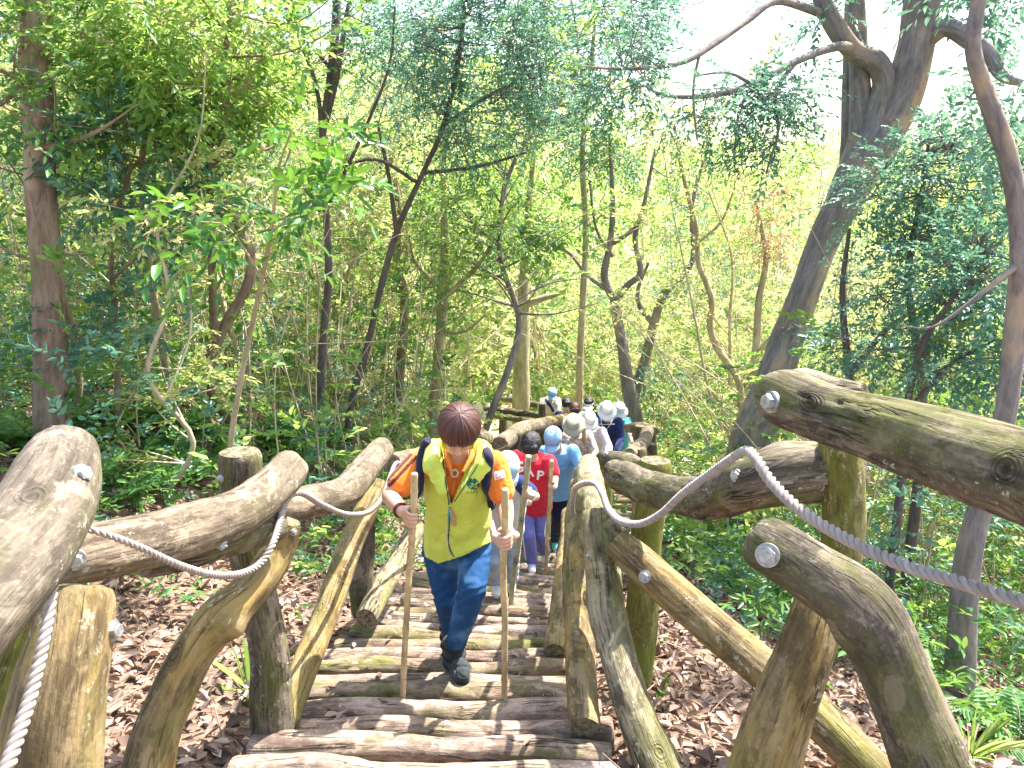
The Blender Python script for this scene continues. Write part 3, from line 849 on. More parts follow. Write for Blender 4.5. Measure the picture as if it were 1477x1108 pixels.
def relaxed_hand(wr, d, s=1.0):
    wr = Vector(wr); d = Vector(d).normalized()
    side = d.cross(Vector((0, 1, 0.2))).normalized(); nn = side.cross(d).normalized()
    out = [ell_prim(wr + d * 0.045 * s, 0.036 * s, 0.036 * s, 0.036 * s, None, 12, 8)]
    for i, L in enumerate((0.07, 0.078, 0.072, 0.055)):
        a = wr + d * 0.07 * s + side * (1.5 - i) * 0.018 * s
        b_ = a + d * L * 0.55 * s + nn * 0.012 * s; e = b_ + d * L * 0.4 * s + nn * 0.025 * s
        out += [cap_prim(a, 0.0088 * s, b_, 0.008 * s, 8, 3), cap_prim(b_, 0.008 * s, e, 0.007 * s, 8, 3)]
    a = wr + d * 0.03 * s + side * 0.03 * s
    out.append(cap_prim(a, 0.011 * s, a + d * 0.045 * s + side * 0.025 * s, 0.009 * s, 8, 3))
    return out

def torso_rings(pel, nk, rt, widths, s=1.0, curve=0.0):
    pel, nk, rt = Vector(pel), Vector(nk), Vector(rt).normalized()
    ax = (nk - pel); up = ax.normalized()
    fw = up.cross(rt).normalized()          # points to the back or front; depth is symmetric
    rings = []
    for (t, hw, hd) in widths:
        rings.append((pel + ax * t + fw * curve * math.sin(math.pi * min(max(t, 0), 1)), rt, fw, hw * s, hd * s))
    return rings
TORSO = [(-0.06, 0.145, 0.10), (0.10, 0.155, 0.110), (0.35, 0.150, 0.112), (0.60, 0.160, 0.118), (0.80, 0.172, 0.112), (0.93, 0.150, 0.090), (1.0, 0.085, 0.065)]

def grown(rings, g): return [(c, rt, fw, hw + g, hd + g) for (c, rt, fw, hw, hd) in rings]

def stick(u0, v0, Y0, u1, v1, Y1, dpx, mat, label, group='walking sticks', nodes=True, seed=0):
    a, b_ = P(u0, v0, Y0), P(u1, v1, Y1)
    r = dpx * 0.5 * mpp((u0 + u1) / 2, (v0 + v1) / 2, (Y0 + Y1) / 2)
    pts = []
    rr = random.Random(seed)
    n = 7
    for i in range(n + 1):
        f = i / n
        p = a.lerp(b_, f)
        pts.append((p.x + rr.uniform(-1, 1) * r * 0.25, p.y, p.z, r * (1.02 - 0.12 * f)))
    me = tube_mesh('walking_stick', pts, step=0.01, nside=16, lump=0.02, seed=200 + seed, knots=[(k / 5 + 0.07, a_, 0.012, 0.16) for k in range(5) for a_ in (0, 1.6, 3.1, 4.7)] if nodes else ())
    o = link('walking_stick', me, [mat, mat])
    return tag(o, label, 'walking stick', group)

M_BAMBOO = wood_mat('bamboo', (0.74, 0.56, 0.31), (0.66, 0.48, 0.25), (0.66, 0.50, 0.27), moss=0.0, crack=0.0, grain=0.3)
M_STICKG = wood_mat('green_bamboo', (0.52, 0.50, 0.34), (0.40, 0.38, 0.22), (0.48, 0.47, 0.28), moss=0.2, crack=0.0, grain=0.3)

def zipline(name, pts, r, mat, parent):
    me = tube_mesh(name, pts, step=0.01, nside=8, lump=0.0, caps=(True, True))
    o = link(name, me, [mat, mat]); o.parent = parent
    return o

def project_on(obj, u, v, lift=0.002):
    """point on the surface of obj met at photo pixel (u, v)"""
    bvh = BVHTree.FromPolygons([x.co[:] for x in obj.data.vertices], [p_.vertices[:] for p_ in obj.data.polygons])
    def f(u, v, lift=lift):
        h = bvh.ray_cast(Vector((0, 0, 0)), ray(u, v).normalized())
        if h[0] is None: return None, None
        return h[0] + h[1] * lift, h[1]
    return f

def decal_patch(name, proj, poly, mat, parent, lift=0.004, n=10):
    """a patch laid on cloth: quad of photo points draped over the surface"""
    (a, b_, c, d) = poly
    V = []
    for i in range(n + 1):
        for j in range(n + 1):
            s, t_ = i / n, j / n
            u = (a[0] * (1 - s) + b_[0] * s) * (1 - t_) + (d[0] * (1 - s) + c[0] * s) * t_
            v = (a[1] * (1 - s) + b_[1] * s) * (1 - t_) + (d[1] * (1 - s) + c[1] * s) * t_
            p, nn = proj(u, v, lift)
            V.append(p)
    good = [p for p in V if p is not None]
    if len(good) < len(V): return None
    F = [(i * (n + 1) + j, (i + 1) * (n + 1) + j, (i + 1) * (n + 1) + j + 1, i * (n + 1) + j + 1) for i in range(n) for j in range(n)]
    me = bpy.data.meshes.new(name); me.from_pydata([tuple(p) for p in V], [], F)
    o = link(name, me, mat); o.parent = parent
    return o

def text_mesh(txt, size, bold=0.0, spacing=1.0):
    cu = bpy.data.curves.new('lettering', 'FONT'); cu.body = txt; cu.size = size; cu.align_x = 'CENTER'; cu.align_y = 'CENTER'
    cu.offset = bold; cu.space_character = spacing; cu.resolution_u = 3; cu.extrude = 0.0012
    o = bpy.data.objects.new('t', cu); COL.objects.link(o)
    dg = bpy.context.evaluated_depsgraph_get()
    me = bpy.data.meshes.new_from_object(o.evaluated_get(dg))
    bpy.data.objects.remove(o)
    return me

def lettering(name, txt, proj, u, v, size, rot, mat, parent, bold=0.0, lift=0.006):
    p, nn = proj(u, v, lift)
    if p is None: return
    px, _ = proj(u + 2, v, lift)
    me = text_mesh(txt, size, bold)
    nn = (nn + (-p.normalized()) * 0.6).normalized()
    x = Vector((1, 0, 0)); x = (x - nn * x.dot(nn)).normalized(); y = nn.cross(x)
    M = Matrix((x, y, nn)).transposed().to_4x4()
    me.transform(Matrix.Translation(p) @ M @ Matrix.Rotation(R(rot), 4, 'Z'))
    # settle the letters onto the cloth, following its folds along its own normal
    bm = bmesh.new(); bm.from_mesh(me)
    bmesh.ops.subdivide_edges(bm, edges=[e for e in bm.edges if e.calc_length() > size * 0.12], cuts=2)
    bmesh.ops.triangulate(bm, faces=bm.faces)
    bvh = BVHTree.FromPolygons([x.co[:] for x in parent.data.vertices], [p_.vertices[:] for p_ in parent.data.polygons])
    for v_ in bm.verts:
        h = (v_.co - p).dot(nn)
        hit = bvh.ray_cast(v_.co + nn * 0.12, -nn)
        if hit[0] is not None: v_.co = hit[0] + nn * (0.003 + h + 0.0012)
    bm.to_mesh(me); bm.free()
    o = link(name, me, mat, None, smooth=False); o.parent = parent
    return o

# ---------------- hats
def lathe_mesh(name, prof, n=36, flare=None):
    V, F = [], []
    for (r, z) in prof:
        for j in range(n):
            a = 2 * math.pi * j / n
            k = 1.0; dz = 0
            if flare and r > flare[0]:
                dz = flare[1] * math.cos(2 * a) * (r - flare[0]) ; 
            V.append((r * math.cos(a) * 0.92, r * math.sin(a) * 1.08, z + dz))
    for i in range(len(prof) - 1):
        for j in range(n):
            F.append((i * n + j, i * n + (j + 1) % n, (i + 1) * n + (j + 1) % n, (i + 1) * n + j))
    F.append(tuple((len(prof) - 1) * n + j for j in range(n)))
    me = bpy.data.meshes.new(name); me.from_pydata(V, [], F)
    return me

def add_hat(kind, parent, c, H, s, mat, mat2=None):
    c = Vector(c)
    M = Matrix.Translation(c) @ H.to_4x4() @ Matrix.Scale(s, 4)
    def put(name, me, par, mt, solid=0.003):
        me.transform(M)
        o = link(name, me, mt); o.parent = par
        if par.parent is None and par.type == 'EMPTY': o.location = -par.location
        if solid:
            md = o.modifiers.new('thick', 'SOLIDIFY'); md.thickness = solid
        return o
    dome = [(0.098, 0.030), (0.100, 0.050), (0.097, 0.080), (0.086, 0.110), (0.065, 0.130), (0.035, 0.141), (0.008, 0.144)]
    if kind == 'cap':
        hat = put('cap', lathe_mesh('cap', dome), parent, mat)
        V, F = [], []
        nn, mm = 17, 6
        for j in range(mm):
            for i in range(nn):
                x = -1 + 2 * i / (nn - 1)
                X = x * 0.078
                y0 = -math.sqrt(max(0, 1 - (X / 0.092) ** 2)) * 0.104
                ext = 0.078 * math.sqrt(max(0, 1 - abs(x * 0.96) ** 2.6))
                V.append((X, y0 - ext * j / (mm - 1), 0.036 - 0.030 * x * x - 0.024 * (j / (mm - 1)) ** 1.5))
        for j in range(mm - 1):
            for i in range(nn - 1): F.append((j * nn + i, j * nn + i + 1, (j + 1) * nn + i + 1, (j + 1) * nn + i))
        me = bpy.data.meshes.new('brim'); me.from_pydata(V, [], F)
        put('brim', me, hat, mat2 or mat, 0.004)
        V, F = ell_prim((0, 0, 0.146), 0.008, 0.008, 0.005)
        me = bpy.data.meshes.new('button'); me.from_pydata([tuple(v) for v in V], [], F); put('button', me, hat, mat, 0)
        bandp = [(0.1005, 0.028), (0.1025, 0.040)]
    elif kind == 'bucket':
        prof = [(0.160, -0.012), (0.140, 0.004), (0.118, 0.022), (0.100, 0.036), (0.101, 0.050), (0.097, 0.085), (0.089, 0.115), (0.080, 0.124), (0.04, 0.130), (0.008, 0.131)]
        hat = put('sun_hat', lathe_mesh('sun_hat', prof, 40, (0.1, 0.25)), parent, mat)
        b2 = [(0.1035, 0.036), (0.1045, 0.052), (0.1030, 0.062)]
        V, F = [], []
        me = lathe_mesh('hat_band', b2, 36); me2 = me
        bmm = bmesh.new(); bmm.from_mesh(me2); bmm.faces.ensure_lookup_table(); bmesh.ops.delete(bmm, geom=[bmm.faces[-1]], context='FACES'); bmm.to_mesh(me2); bmm.free()
        put('hat_band', me2, hat, mat2 or mat, 0.001)
    elif kind == 'visor':
        me = lathe_mesh('sun_visor', [(0.100, 0.028), (0.101, 0.062)], 36)
        bmm = bmesh.new(); bmm.from_mesh(me); bmm.faces.ensure_lookup_table(); bmesh.ops.delete(bmm, geom=[bmm.faces[-1]], context='FACES'); bmm.to_mesh(me); bmm.free()
        hat = put('sun_visor', me, parent, mat)
        V, F = ell_prim((0, -0.13, 0.022), 0.085, 0.075, 0.008)
        me = bpy.data.meshes.new('brim'); me.from_pydata([tuple(v) for v in V], [], F); put('brim', me, hat, mat, 0)
    return hat

def woman_hair(root, c, H):
    """chin-length brown hair: a scalp cap and many tapering locks that fall from the crown, shorter over the brow"""
    c = Vector(c); rng = random.Random(3)
    def g(x, y, z): return c + H @ Vector((x, y, z))
    rx, ry, rz = 0.094, 0.106, 0.100
    cy, cz = 0.014, 0.028
    pr = [ell_prim(g(0, cy, cz), rx * 0.985, ry * 0.985, rz * 0.985, H, 28, 18)]
    o = blob('hair', pr, M_HAIR_R, root, 0.005, 2, cut=lambda p: (lambda l: l.z < 0.030 and l.y < -0.035)(H.inverted() @ (p - c)))
    ctr = []
    n = 230
    for k in range(n):
        a = 2 * math.pi * (k + rng.uniform(-0.4, 0.4)) / n
        front = max(0.0, math.cos(a))                      # a = 0 faces forward (-y)
        side = abs(math.sin(a))
        end = -0.070 + rng.uniform(-0.012, 0.012)
        if math.cos(a) > 0.45: end = 0.034 - 0.055 * side + rng.uniform(-0.012, 0.010)
        elif math.cos(a) > 0.1: end = -0.040 + rng.uniform(-0.015, 0.015)
        pts = []
        lift = rng.uniform(0.0, 0.004)
        top = rng.uniform(0.70, 1.25)
        jit = rng.uniform(-0.05, 0.05)
        m_ = 8
        for i in range(m_):
            f = i / (m_ - 1)
            ph = top * (1 - f) * math.pi / 2                # 90 deg = crown
            if i == 0: ph = min(ph, 1.50)
            zz = cz + (rz + lift) * math.sin(ph)
            rr = math.cos(ph)
            aa = a + jit * f
            if f > 0.85 or ph < 0.12: pass
            x = math.sin(aa) * (rx + lift) * rr; y = cy - math.cos(aa) * (ry + lift) * rr
            pts.append([x, y, zz])
        # from the widest point the lock hangs down and slightly inwards
        x, y, z = pts[-1]
        if end < cz:
            for f in (0.5, 1.0):
                k2 = 1 - 0.13 * f ** 2
                pts.append([x * k2, cy + (y - cy) * (k2 if math.cos(a) < 0.45 else 1.0), z + (end - z) * f])
        r0 = rng.uniform(0.0034, 0.0056)
        L_ = len(pts)
        ctr.append([(*g(*p_), r0 * (0.5 + 0.9 * math.sin(math.pi * min(0.75, 0.12 + 0.75 * j / L_))) * (0.35 if j == L_ - 1 else 1)) for j, p_ in enumerate(pts)])
    V, F, S = [], [], []
    b0 = 0
    for k, c4 in enumerate(ctr):
        s_ = spline(c4, 0.012); cc, r = s_[:, :3], s_[:, 3]
        t, nn, b_ = frames(cc); ns = 6
        an = np.linspace(0, 2 * np.pi, ns, endpoint=False); A, _ = np.meshgrid(an, r)
        V.append((cc[:, None] + (nn[:, None] * np.cos(A)[..., None] + b_[:, None] * np.sin(A)[..., None]) * r[:, None, None]).reshape(-1, 3))
        S.append(np.stack([np.full(A.size, k * 0.13), A.ravel() * 0.03, np.repeat(np.arange(len(r)) * 0.02, ns)], -1))
        idx = b0 + np.arange(len(r) * ns).reshape(len(r), ns)
        F.append(np.stack([idx[:-1], np.roll(idx, -1, 1)[:-1], np.roll(idx, -1, 1)[1:], idx[1:]], -1).reshape(-1, 4)); b0 += len(r) * ns
    F = np.vstack(F)
    me = np_mesh('locks', np.vstack(V), F.ravel(), np.full(len(F), 4), None, {'strand': ('FLOAT_VECTOR', np.vstack(S))})
    l = link('locks', me, M_HAIR_R); l.parent = o
    return o

def add_hair(parent, c, H, s, mat, length=0.0, fringe=0.0, part=False, n=40, voxel=0.006):
    """hair shell: length lowers the sides and back, fringe lowers the front"""
    c = Vector(c)
    def g(x, y, z): return c + H @ Vector((x * s, y * s, z * s))
    pr = [ell_prim(g(0, 0.018, 0.035), 0.093 * s, 0.106 * s, 0.093 * s, H)]
    if length > 0:
        for sx in (-1, 1):
            pr.append(cap_prim(g(0.066 * sx, 0.012, 0.02), 0.034 * s, g(0.070 * sx, 0.02, -0.04 - length), 0.022 * s))
        for x in (-0.05, 0, 0.05):
            pr.append(cap_prim(g(x, 0.06, 0.02), 0.05 * s, g(x, 0.075, -0.05 - length), 0.032 * s))
    if fringe > 0:
        for x in (-0.052, -0.03, -0.008, 0.014, 0.036, 0.056):
            pr.append(cap_prim(g(x * 0.8, -0.055, 0.085), 0.022 * s, g(x * 1.1, -0.090 + abs(x) * 0.25, 0.045 - fringe), 0.011 * s))
    Hi = H.inverted()
    def post(co, no):
        l = (co - np.array(c)) @ np.array(Hi).T / s
        ang = np.arctan2(l[:, 0], -l[:, 1] - 0.01)
        st = vnoise(np.stack([ang * 16, l[:, 2] * 3, l[:, 0] * 0], -1)) - 0.5
        co = co + no * (st * 0.009 * s)[:, None]
        if part:
            m_ = np.exp(-((l[:, 0] - 0.004) / 0.006) ** 2) * (l[:, 2] > 0.06)
            co = co - no * (m_ * 0.006)[:, None]
        return co
    o = blob('hair', pr, mat, parent, voxel, 2, post=post)
    me = o.data
    co = np.empty(len(me.vertices) * 3, np.float32); me.vertices.foreach_get('co', co); co = co.reshape(-1, 3)
    l = (co - np.array(c)) @ np.array(Hi).T / s
    rr_ = np.sqrt(l[:, 0] ** 2 + (l[:, 1]) ** 2) + 0.02
    a = me.attributes.new('strand', 'FLOAT_VECTOR', 'POINT')
    a.data.foreach_set('vector', np.stack([l[:, 0] / rr_, l[:, 1] / rr_, l[:, 2] * 4], -1).astype(np.float32).ravel())
    return o

# ---------------- a whole figure
def figure(label, J, s, shirt, sleeve, pants, shoes, group='hikers climbing the log steps', skin=None, hat=None, hair=None,
           tilt=35, yaw=0, voxel=0.009, grips=(), shoe_mat2=None, sleeve_mat=None, sock=None, detail=False, hair_len=0.0, shirt_w=1.0, cat='person'):
    skin = skin or M_SKIN2
    W = {k: P(*v) for k, v in J.items()}
    # feet to the ground
    base = Vector(((W['an_l'].x + W['an_r'].x) / 2, (W['an_l'].y + W['an_r'].y) / 2, min(W['an_l'].z, W['an_r'].z) - 0.08 * s))
    root = empty('person', base)
    tag(root, label, cat, group)
    H = head_frame(tilt, yaw)
    hc = W['head']
    pel = (W['hip_l'] + W['hip_r']) / 2
    nk = (W['sh_l'] + W['sh_r']) / 2 + Vector((0, 0, 0.02 * s))
    rt = (W['sh_r'] - W['sh_l']).normalized()
    neck_top = hc + H @ Vector((0, 0.03, -0.06)) * s
    pr = head_prims(hc, H, s)
    pr += [cap_prim(nk - (nk - pel).normalized() * 0.03, 0.052 * s, neck_top, 0.048 * s)]
    rings = torso_rings(pel, nk, rt, TORSO, s)
    pr += [loft_prim(grown(rings, -0.012))]
    for sd in ('l', 'r'):
        pr += [cap_prim(W['sh_' + sd], 0.046 * s, W['el_' + sd], 0.036 * s), cap_prim(W['el_' + sd], 0.037 * s, W['ha_' + sd], 0.024 * s),
               cap_prim(W['hip_' + sd], 0.075 * s, W['kn_' + sd], 0.05 * s), cap_prim(W['kn_' + sd], 0.05 * s, W['an_' + sd], 0.034 * s)]
        if sd in grips:
            c, ax, rp = grips[sd]
            wd = (W['el_' + sd] - c).normalized()
            pr += grip_prims(c, ax, wd, Vector((0, -1, 0)) if abs(wd.y) < 0.85 else Vector((1 if sd == 'l' else -1, 0, 0)), rp, s * 0.95, W['ha_' + sd] + (W['el_' + sd] - W['ha_' + sd]) * 0.22)
        else:
            pr += relaxed_hand(W['ha_' + sd], W['ha_' + sd] - W['el_' + sd], s)
    body = blob('body', pr, skin, root, voxel, 3)
    if detail: face_details(body, hc, H, s)
    # trousers
    lg = [loft_prim([(c, r_, f_, hw * 1.02 + 0.006, hd + 0.006) for (c, r_, f_, hw, hd) in torso_rings(pel, nk, rt, [(-0.10, 0.120, 0.085), (-0.02, 0.150, 0.105), (0.14, 0.150, 0.105)], s)])]
    for sd in ('l', 'r'):
        lg += [cap_prim(W['hip_' + sd] + Vector((0, 0, 0.0)), 0.092 * s, W['kn_' + sd], 0.066 * s), cap_prim(W['kn_' + sd], 0.066 * s, W['an_' + sd], 0.058 * s)]
    blob('trousers', lg, pants, root, voxel, 3, wrinkle=0.010 * s, wscale=16, wdir=(0.7, 0.7, 1.6))
    # shirt
    sh = [loft_prim(grown(torso_rings(pel, nk, rt, [(0.02, 0.160, 0.112)] + TORSO[1:], s * shirt_w), 0.014))]
    sl = []
    for sd in ('l', 'r'):
        shp, elp, hap = W['sh_' + sd], W['el_' + sd], W['ha_' + sd]
        tgt = sl if sleeve_mat else sh
        if sleeve == 'short':
            tgt.append(cap_prim(shp, 0.068 * s, shp.lerp(elp, 0.62), 0.062 * s))
        else:
            tgt += [cap_prim(shp, 0.066 * s, elp, 0.054 * s), cap_prim(elp, 0.054 * s, elp.lerp(hap, 0.86), 0.040 * s)]
    so = blob('shirt', sh, shirt, root, voxel, 3, wrinkle=0.012 * s, wscale=13, wdir=(1.0, 1.0, 1.2))
    if sl: blob('sleeves', sl, sleeve_mat, so, voxel, 3, wrinkle=0.008 * s, wscale=16)
    # shoes
    for sd in ('l', 'r'):
        an = W['an_' + sd]; tip = W.get('toe_' + sd, an + Vector((0, -0.14 * s, -0.05 * s)))
        fw = (tip - an); 
        sb = blob('shoe', [cap_prim(an + Vector((0, 0.02, -0.01)) * s, 0.046 * s, an + Vector((0, 0.02, -0.045)) * s, 0.046 * s), cap_prim(an + Vector((0, 0.0, -0.045)) * s, 0.042 * s, tip + Vector((0, 0.03, -0.010)) * s, 0.038 * s)], shoes, root, voxel * 0.8, 3)
        sole = blob('sole', [cap_prim(an + Vector((0, 0.02, -0.072)) * s, 0.030 * s, tip + Vector((0, 0.03, -0.036)) * s, 0.028 * s), ], shoe_mat2 or shoes, sb, voxel * 0.8, 1)
    if hat: add_hat(hat[0], root, hc, H, s, hat[1], hat[2] if len(hat) > 2 else None)
    if hair: add_hair(root, hc, H, s * (1.0 if not hat else 0.95), hair, hair_len, 0.02, voxel=voxel * 0.8)
    return root, W, so, H

def pole_pt(a, b_, z):
    f = (z - a.z) / (b_.z - a.z)
    return a.lerp(b_, f)

# ================================================================ the woman in front
def build_woman():
    V_YEL = cloth('lime_nylon', (0.56, 0.66, 0.09), 0.5, 0.06, 12, 0.35, 900, 0.2)
    V_ORG = cloth('orange_cotton', (0.80, 0.22, 0.035), 0.9, 0.10, 30)
    V_STR = cloth('maroon_stripe', (0.12, 0.02, 0.02), 0.9)
    V_NAVY = cloth('navy_webbing', (0.022, 0.022, 0.05), 0.8, 0.1)
    V_BOOT = cloth('boot_suede', (0.030, 0.038, 0.042), 0.9, 0.35, 40, 0.2, 900, 0.6)
    V_SOLE = simple_mat('boot_rubber', (0.02, 0.02, 0.022), 0.8)
    V_WHITE = simple_mat('white_print', (0.85, 0.85, 0.83), 0.6)
    V_GREEN = simple_mat('green_print', (0.01, 0.13, 0.10), 0.6)
    V_RED = simple_mat('red_print', (0.75, 0.05, 0.12), 0.6)
    V_WOOD = simple_mat('whistle_wood', (0.45, 0.28, 0.17), 0.5)
    # denim: fade on thighs and knees belongs to the cloth
    m, t, out = new_mat('blue_denim')
    tc = t.nodes.new('ShaderNodeTexCoord')
    n1 = noise_n(t, tc.outputs['Object'], 5.5, 3); n2 = noise_n(t, mapped(t, tc.outputs['Object'], (260, 260, 120)), 1.0, 3)
    c = mixc(t, ramp(t, n1, [(0.50, (0, 0, 0)), (0.68, (1, 1, 1))]), (0.018, 0.075, 0.20), (0.10, 0.23, 0.42))
    c = mixc(t, math_n(t, 'MULTIPLY', n2, 0.4), c, (0.02, 0.05, 0.13))
    bsdf(t, out, c, 0.85, 0.15, n2, 0.3, 0.002)
    V_DENIM = m
    J = dict(head=(662, 622, 3.36), sh_l=(606, 668, 3.56), sh_r=(712, 670, 3.56), el_l=(562, 716, 3.44), el_r=(729, 728, 3.50),
             ha_l=(581, 739, 3.24), ha_r=(731, 764, 3.24), hip_l=(634, 790, 3.78), hip_r=(684, 788, 3.74),
             kn_l=(644, 862, 3.80), kn_r=(682, 846, 3.56), an_l=(650, 912, 4.05), an_r=(655, 936, 3.68))
    W = {k: P(*v) for k, v in J.items()}
    root = empty('person', (W['an_r'].x, W['an_r'].y, W['an_r'].z - 0.1))
    tag(root, 'woman in lime green vest, orange shirt and jeans climbing with two bamboo poles', 'person', 'hikers climbing the log steps')
    # poles
    pa, pb = P(598, 683, 3.20), P(580, 1006, 3.33)
    qa, qb = P(727, 706, 3.20), P(727, 1016, 3.30)
    stick(598, 683, 3.20, 580, 1006, 3.33, 9.8, M_BAMBOO, 'left bamboo pole held by the woman in the lime vest', seed=1)
    stick(727, 706, 3.20, 727, 1016, 3.30, 10.2, M_BAMBOO, 'right bamboo pole held by the woman in the lime vest', seed=2)
    rp = 0.0165
    c1 = pole_pt(pa, pb, P(592, 746, 3.22).z); c2 = pole_pt(qa, qb, P(727, 777, 3.24).z)
    H = head_frame(42, 3, 3)
    hc = W['head']
    pel = (W['hip_l'] + W['hip_r']) / 2
    nk = P(660, 664, 3.56)
    rt = (W['sh_r'] - W['sh_l']).normalized()
    s = 1.0
    pr = head_prims(hc, H, 0.98)
    pr += [cap_prim(nk, 0.055, hc + H @ Vector((0, 0.03, -0.06)), 0.050)]
    rings = torso_rings(pel, nk, rt, TORSO, 0.96)
    pr += [loft_prim(grown(rings, -0.02))]
    for sd, c, ax, fx in (('l', c1, pb - pa, 1), ('r', c2, qb - qa, -1)):
        pr += [cap_prim(W['sh_' + sd], 0.052, W['el_' + sd], 0.040), cap_prim(W['el_' + sd], 0.040, W['el_' + sd].lerp(W['ha_' + sd], 0.35), 0.040), cap_prim(W['el_' + sd].lerp(W['ha_' + sd], 0.35), 0.040, W['ha_' + sd], 0.026)]
        wd = Vector((-fx * 0.75, 0.62, 0.1 if sd == 'l' else 0.25))
        fd = Vector((fx * 0.2, -1, 0))
        pr += grip_prims(c, -ax, wd, fd, rp, 1.06, W['ha_' + sd] + (W['el_' + sd] - W['ha_' + sd]) * 0.12)
        pr += [cap_prim(W['hip_' + sd], 0.08, W['kn_' + sd], 0.05), cap_prim(W['kn_' + sd], 0.05, W['an_' + sd], 0.035)]
    body = blob('body', pr, M_SKIN, root, 0.0042, 3)
    face_details(body, hc, H, 0.98)
    # bead bracelet on her right wrist
    wv = W['ha_l'].lerp(W['el_l'], 0.10); wx = (W['el_l'] - W['ha_l']).normalized()
    a1 = wx.cross(Vector((0, 0, 1))).normalized(); a2 = wx.cross(a1)
    for off in (0.0, 0.014):
        ring = [tuple(wv + wx * off + (a1 * math.cos(x) + a2 * math.sin(x)) * 0.032) + (0.0042,) for x in np.linspace(0, 2 * math.pi, 17)]
        me = tube_mesh('bracelet', ring, step=0.006, nside=8, lump=0); o = link('bracelet', me, [V_STR, V_STR], root)
    woman_hair(root, hc, H)
    # shirt
    sh = [loft_prim(grown(rings, -0.016)), cap_prim(nk, 0.068, nk + Vector((0, -0.01, 0.02)), 0.062)]
    sl_l = W['sh_l'].lerp(W['el_l'], 0.62); sl_r = W['sh_r'].lerp(W['el_r'], 0.66)
    sh += [cap_prim(W['sh_l'], 0.070, sl_l, 0.068), cap_prim(W['sh_r'], 0.070, sl_r, 0.066)]
    # stripes round the right-hand sleeve
    axl = (W['el_l'] - W['sh_l']).normalized()
    def stripes(cen):
        d = cen - np.array(W['sh_l']); tt = d @ np.array(axl)
        side = (cen[:, 0] < W['sh_l'].x - 0.020) & (d[:, 2] + d[:, 0] * -0.3 > -0.09)
        q_ = (d[:, 0] * 0.6 + d[:, 2] * -0.8)
        o_ = d - np.outer(tt, np.array(axl)); out_dir = o_[:, 0] * -0.8 + o_[:, 2] * 0.6
        return (((out_dir > 0.030) & (out_dir < 0.046)) | (out_dir > 0.056)) & (cen[:, 0] < W['sh_l'].x + 0.02) & (tt > 0.0)
    shirt = blob('shirt', sh, [V_ORG, V_STR], root, 0.006, 4, wrinkle=0.007, wscale=20, matfn=stripes)
    # collar of the polo shirt
    for sx in (-1, 1):
        p0 = P(662 + sx * 17, 660, 3.46); p1 = P(659 + sx * 9, 680, 3.40)
        zipline('collar', [(*(p0 + Vector((sx * 0.005, 0.05, 0.02))), 0.010), (*p0, 0.013), (*p1, 0.007)], 0.01, V_ORG, shirt)
    # vest
    vr = torso_rings(pel, nk, rt, [(-0.04, 0.168, 0.135), (0.05, 0.172, 0.140), (0.18, 0.172, 0.138), (0.35, 0.166, 0.134), (0.60, 0.162, 0.130), (0.80, 0.160, 0.122), (0.93, 0.140, 0.098), (1.0, 0.098, 0.082)], 1.0)
    vp = [loft_prim(vr), cap_prim(W['sh_l'] + rt * 0.02, 0.060, W['sh_l'] - rt * 0.02, 0.058), cap_prim(W['sh_r'] - rt * 0.02, 0.060, W['sh_r'] + rt * 0.01, 0.058)]
    # stand-up hood / collar
    for sx in (-1, 1):
        a_ = P(662 + sx * 10, 640, 3.66); b1 = P(662 + sx * 36, 648, 3.52); b2 = P(660 + sx * 36, 672, 3.41); b3 = P(655 + sx * 17, 706, 3.37)
        vp += [cap_prim(a_, 0.036, b1, 0.040), cap_prim(b1, 0.040, b2, 0.040), cap_prim(b2, 0.040, b3, 0.022)]
    apex = ray(650, 727)
    def pxy(p):
        # the photograph's frame only locates the seam lines measured on the vest
        d = p.y * cp - p.z * sp
        return CX + FX * p.x / d, CY - FX * (p.y * sp + p.z * cp) / d
    def vcut(p):
        u, v = pxy(p)
        if p.y < 3.62:
            if 600 < v < 728:
                lo = np.interp(v, [640, 652, 690, 728], [636, 639, 643, 650]); hi = np.interp(v, [640, 655, 690, 728], [684, 681, 667, 651])
                if lo < u < hi: return True
        # hem, higher over the raised thigh
        if v > np.interp(u, [596, 604, 632, 668, 706, 716], [788, 798, 813, 802, 783, 778]) and v > 770: return True
        # arm holes
        q = p - W['sh_l']
        if (p - W['sh_l']).dot(rt) < -0.028 and v < 712: return True
        if (p - W['sh_r']).dot(rt) > 0.020 and v < 716: return True
        return False
    def vpost(co, no):
        # diagonal pulls towards the raised thigh
        d = co[:, 1] * cp - co[:, 2] * sp
        u = CX + FX * co[:, 0] / d; v = CY - FX * (co[:, 1] * sp + co[:, 2] * cp) / d
        fo = np.sin((v * 0.9 + u * 0.42) * 0.20 + fbm(co * 8, 2) * 5.0)
        amt = np.clip((v - 700) / 60, 0, 1) * np.clip((u - 640) / 30, 0.15, 1)
        fo2 = np.sin((u + v * 0.25) * 0.16 + fbm(co * 7 + 3, 2) * 5.0)
        return co + no * (fo * amt * 0.008 + fo2 * 0.005 * np.clip((800 - v) / 60, 0, 1))[:, None]
    vest = blob('vest', vp, V_YEL, root, 0.0052, 5, wrinkle=0.014, wscale=10, wdir=(1.2, 1, 0.8), cut=vcut, solid=0.005, post=vpost)
    pj = project_on(vest, 0, 0)
    def line_on(name, pts, r, mat, lift=0.002):
        q = []
        for (u, v) in pts:
            p, _ = pj(u, v, lift)
            if p is not None: q.append((*p, r))
        if len(q) > 2: return zipline(name, q, r, mat, vest)
    V_ZIP = simple_mat('zip_tape', (0.035, 0.06, 0.08), 0.5)
    V_ZIPB = simple_mat('zip_blue', (0.02, 0.42, 0.62), 0.5)
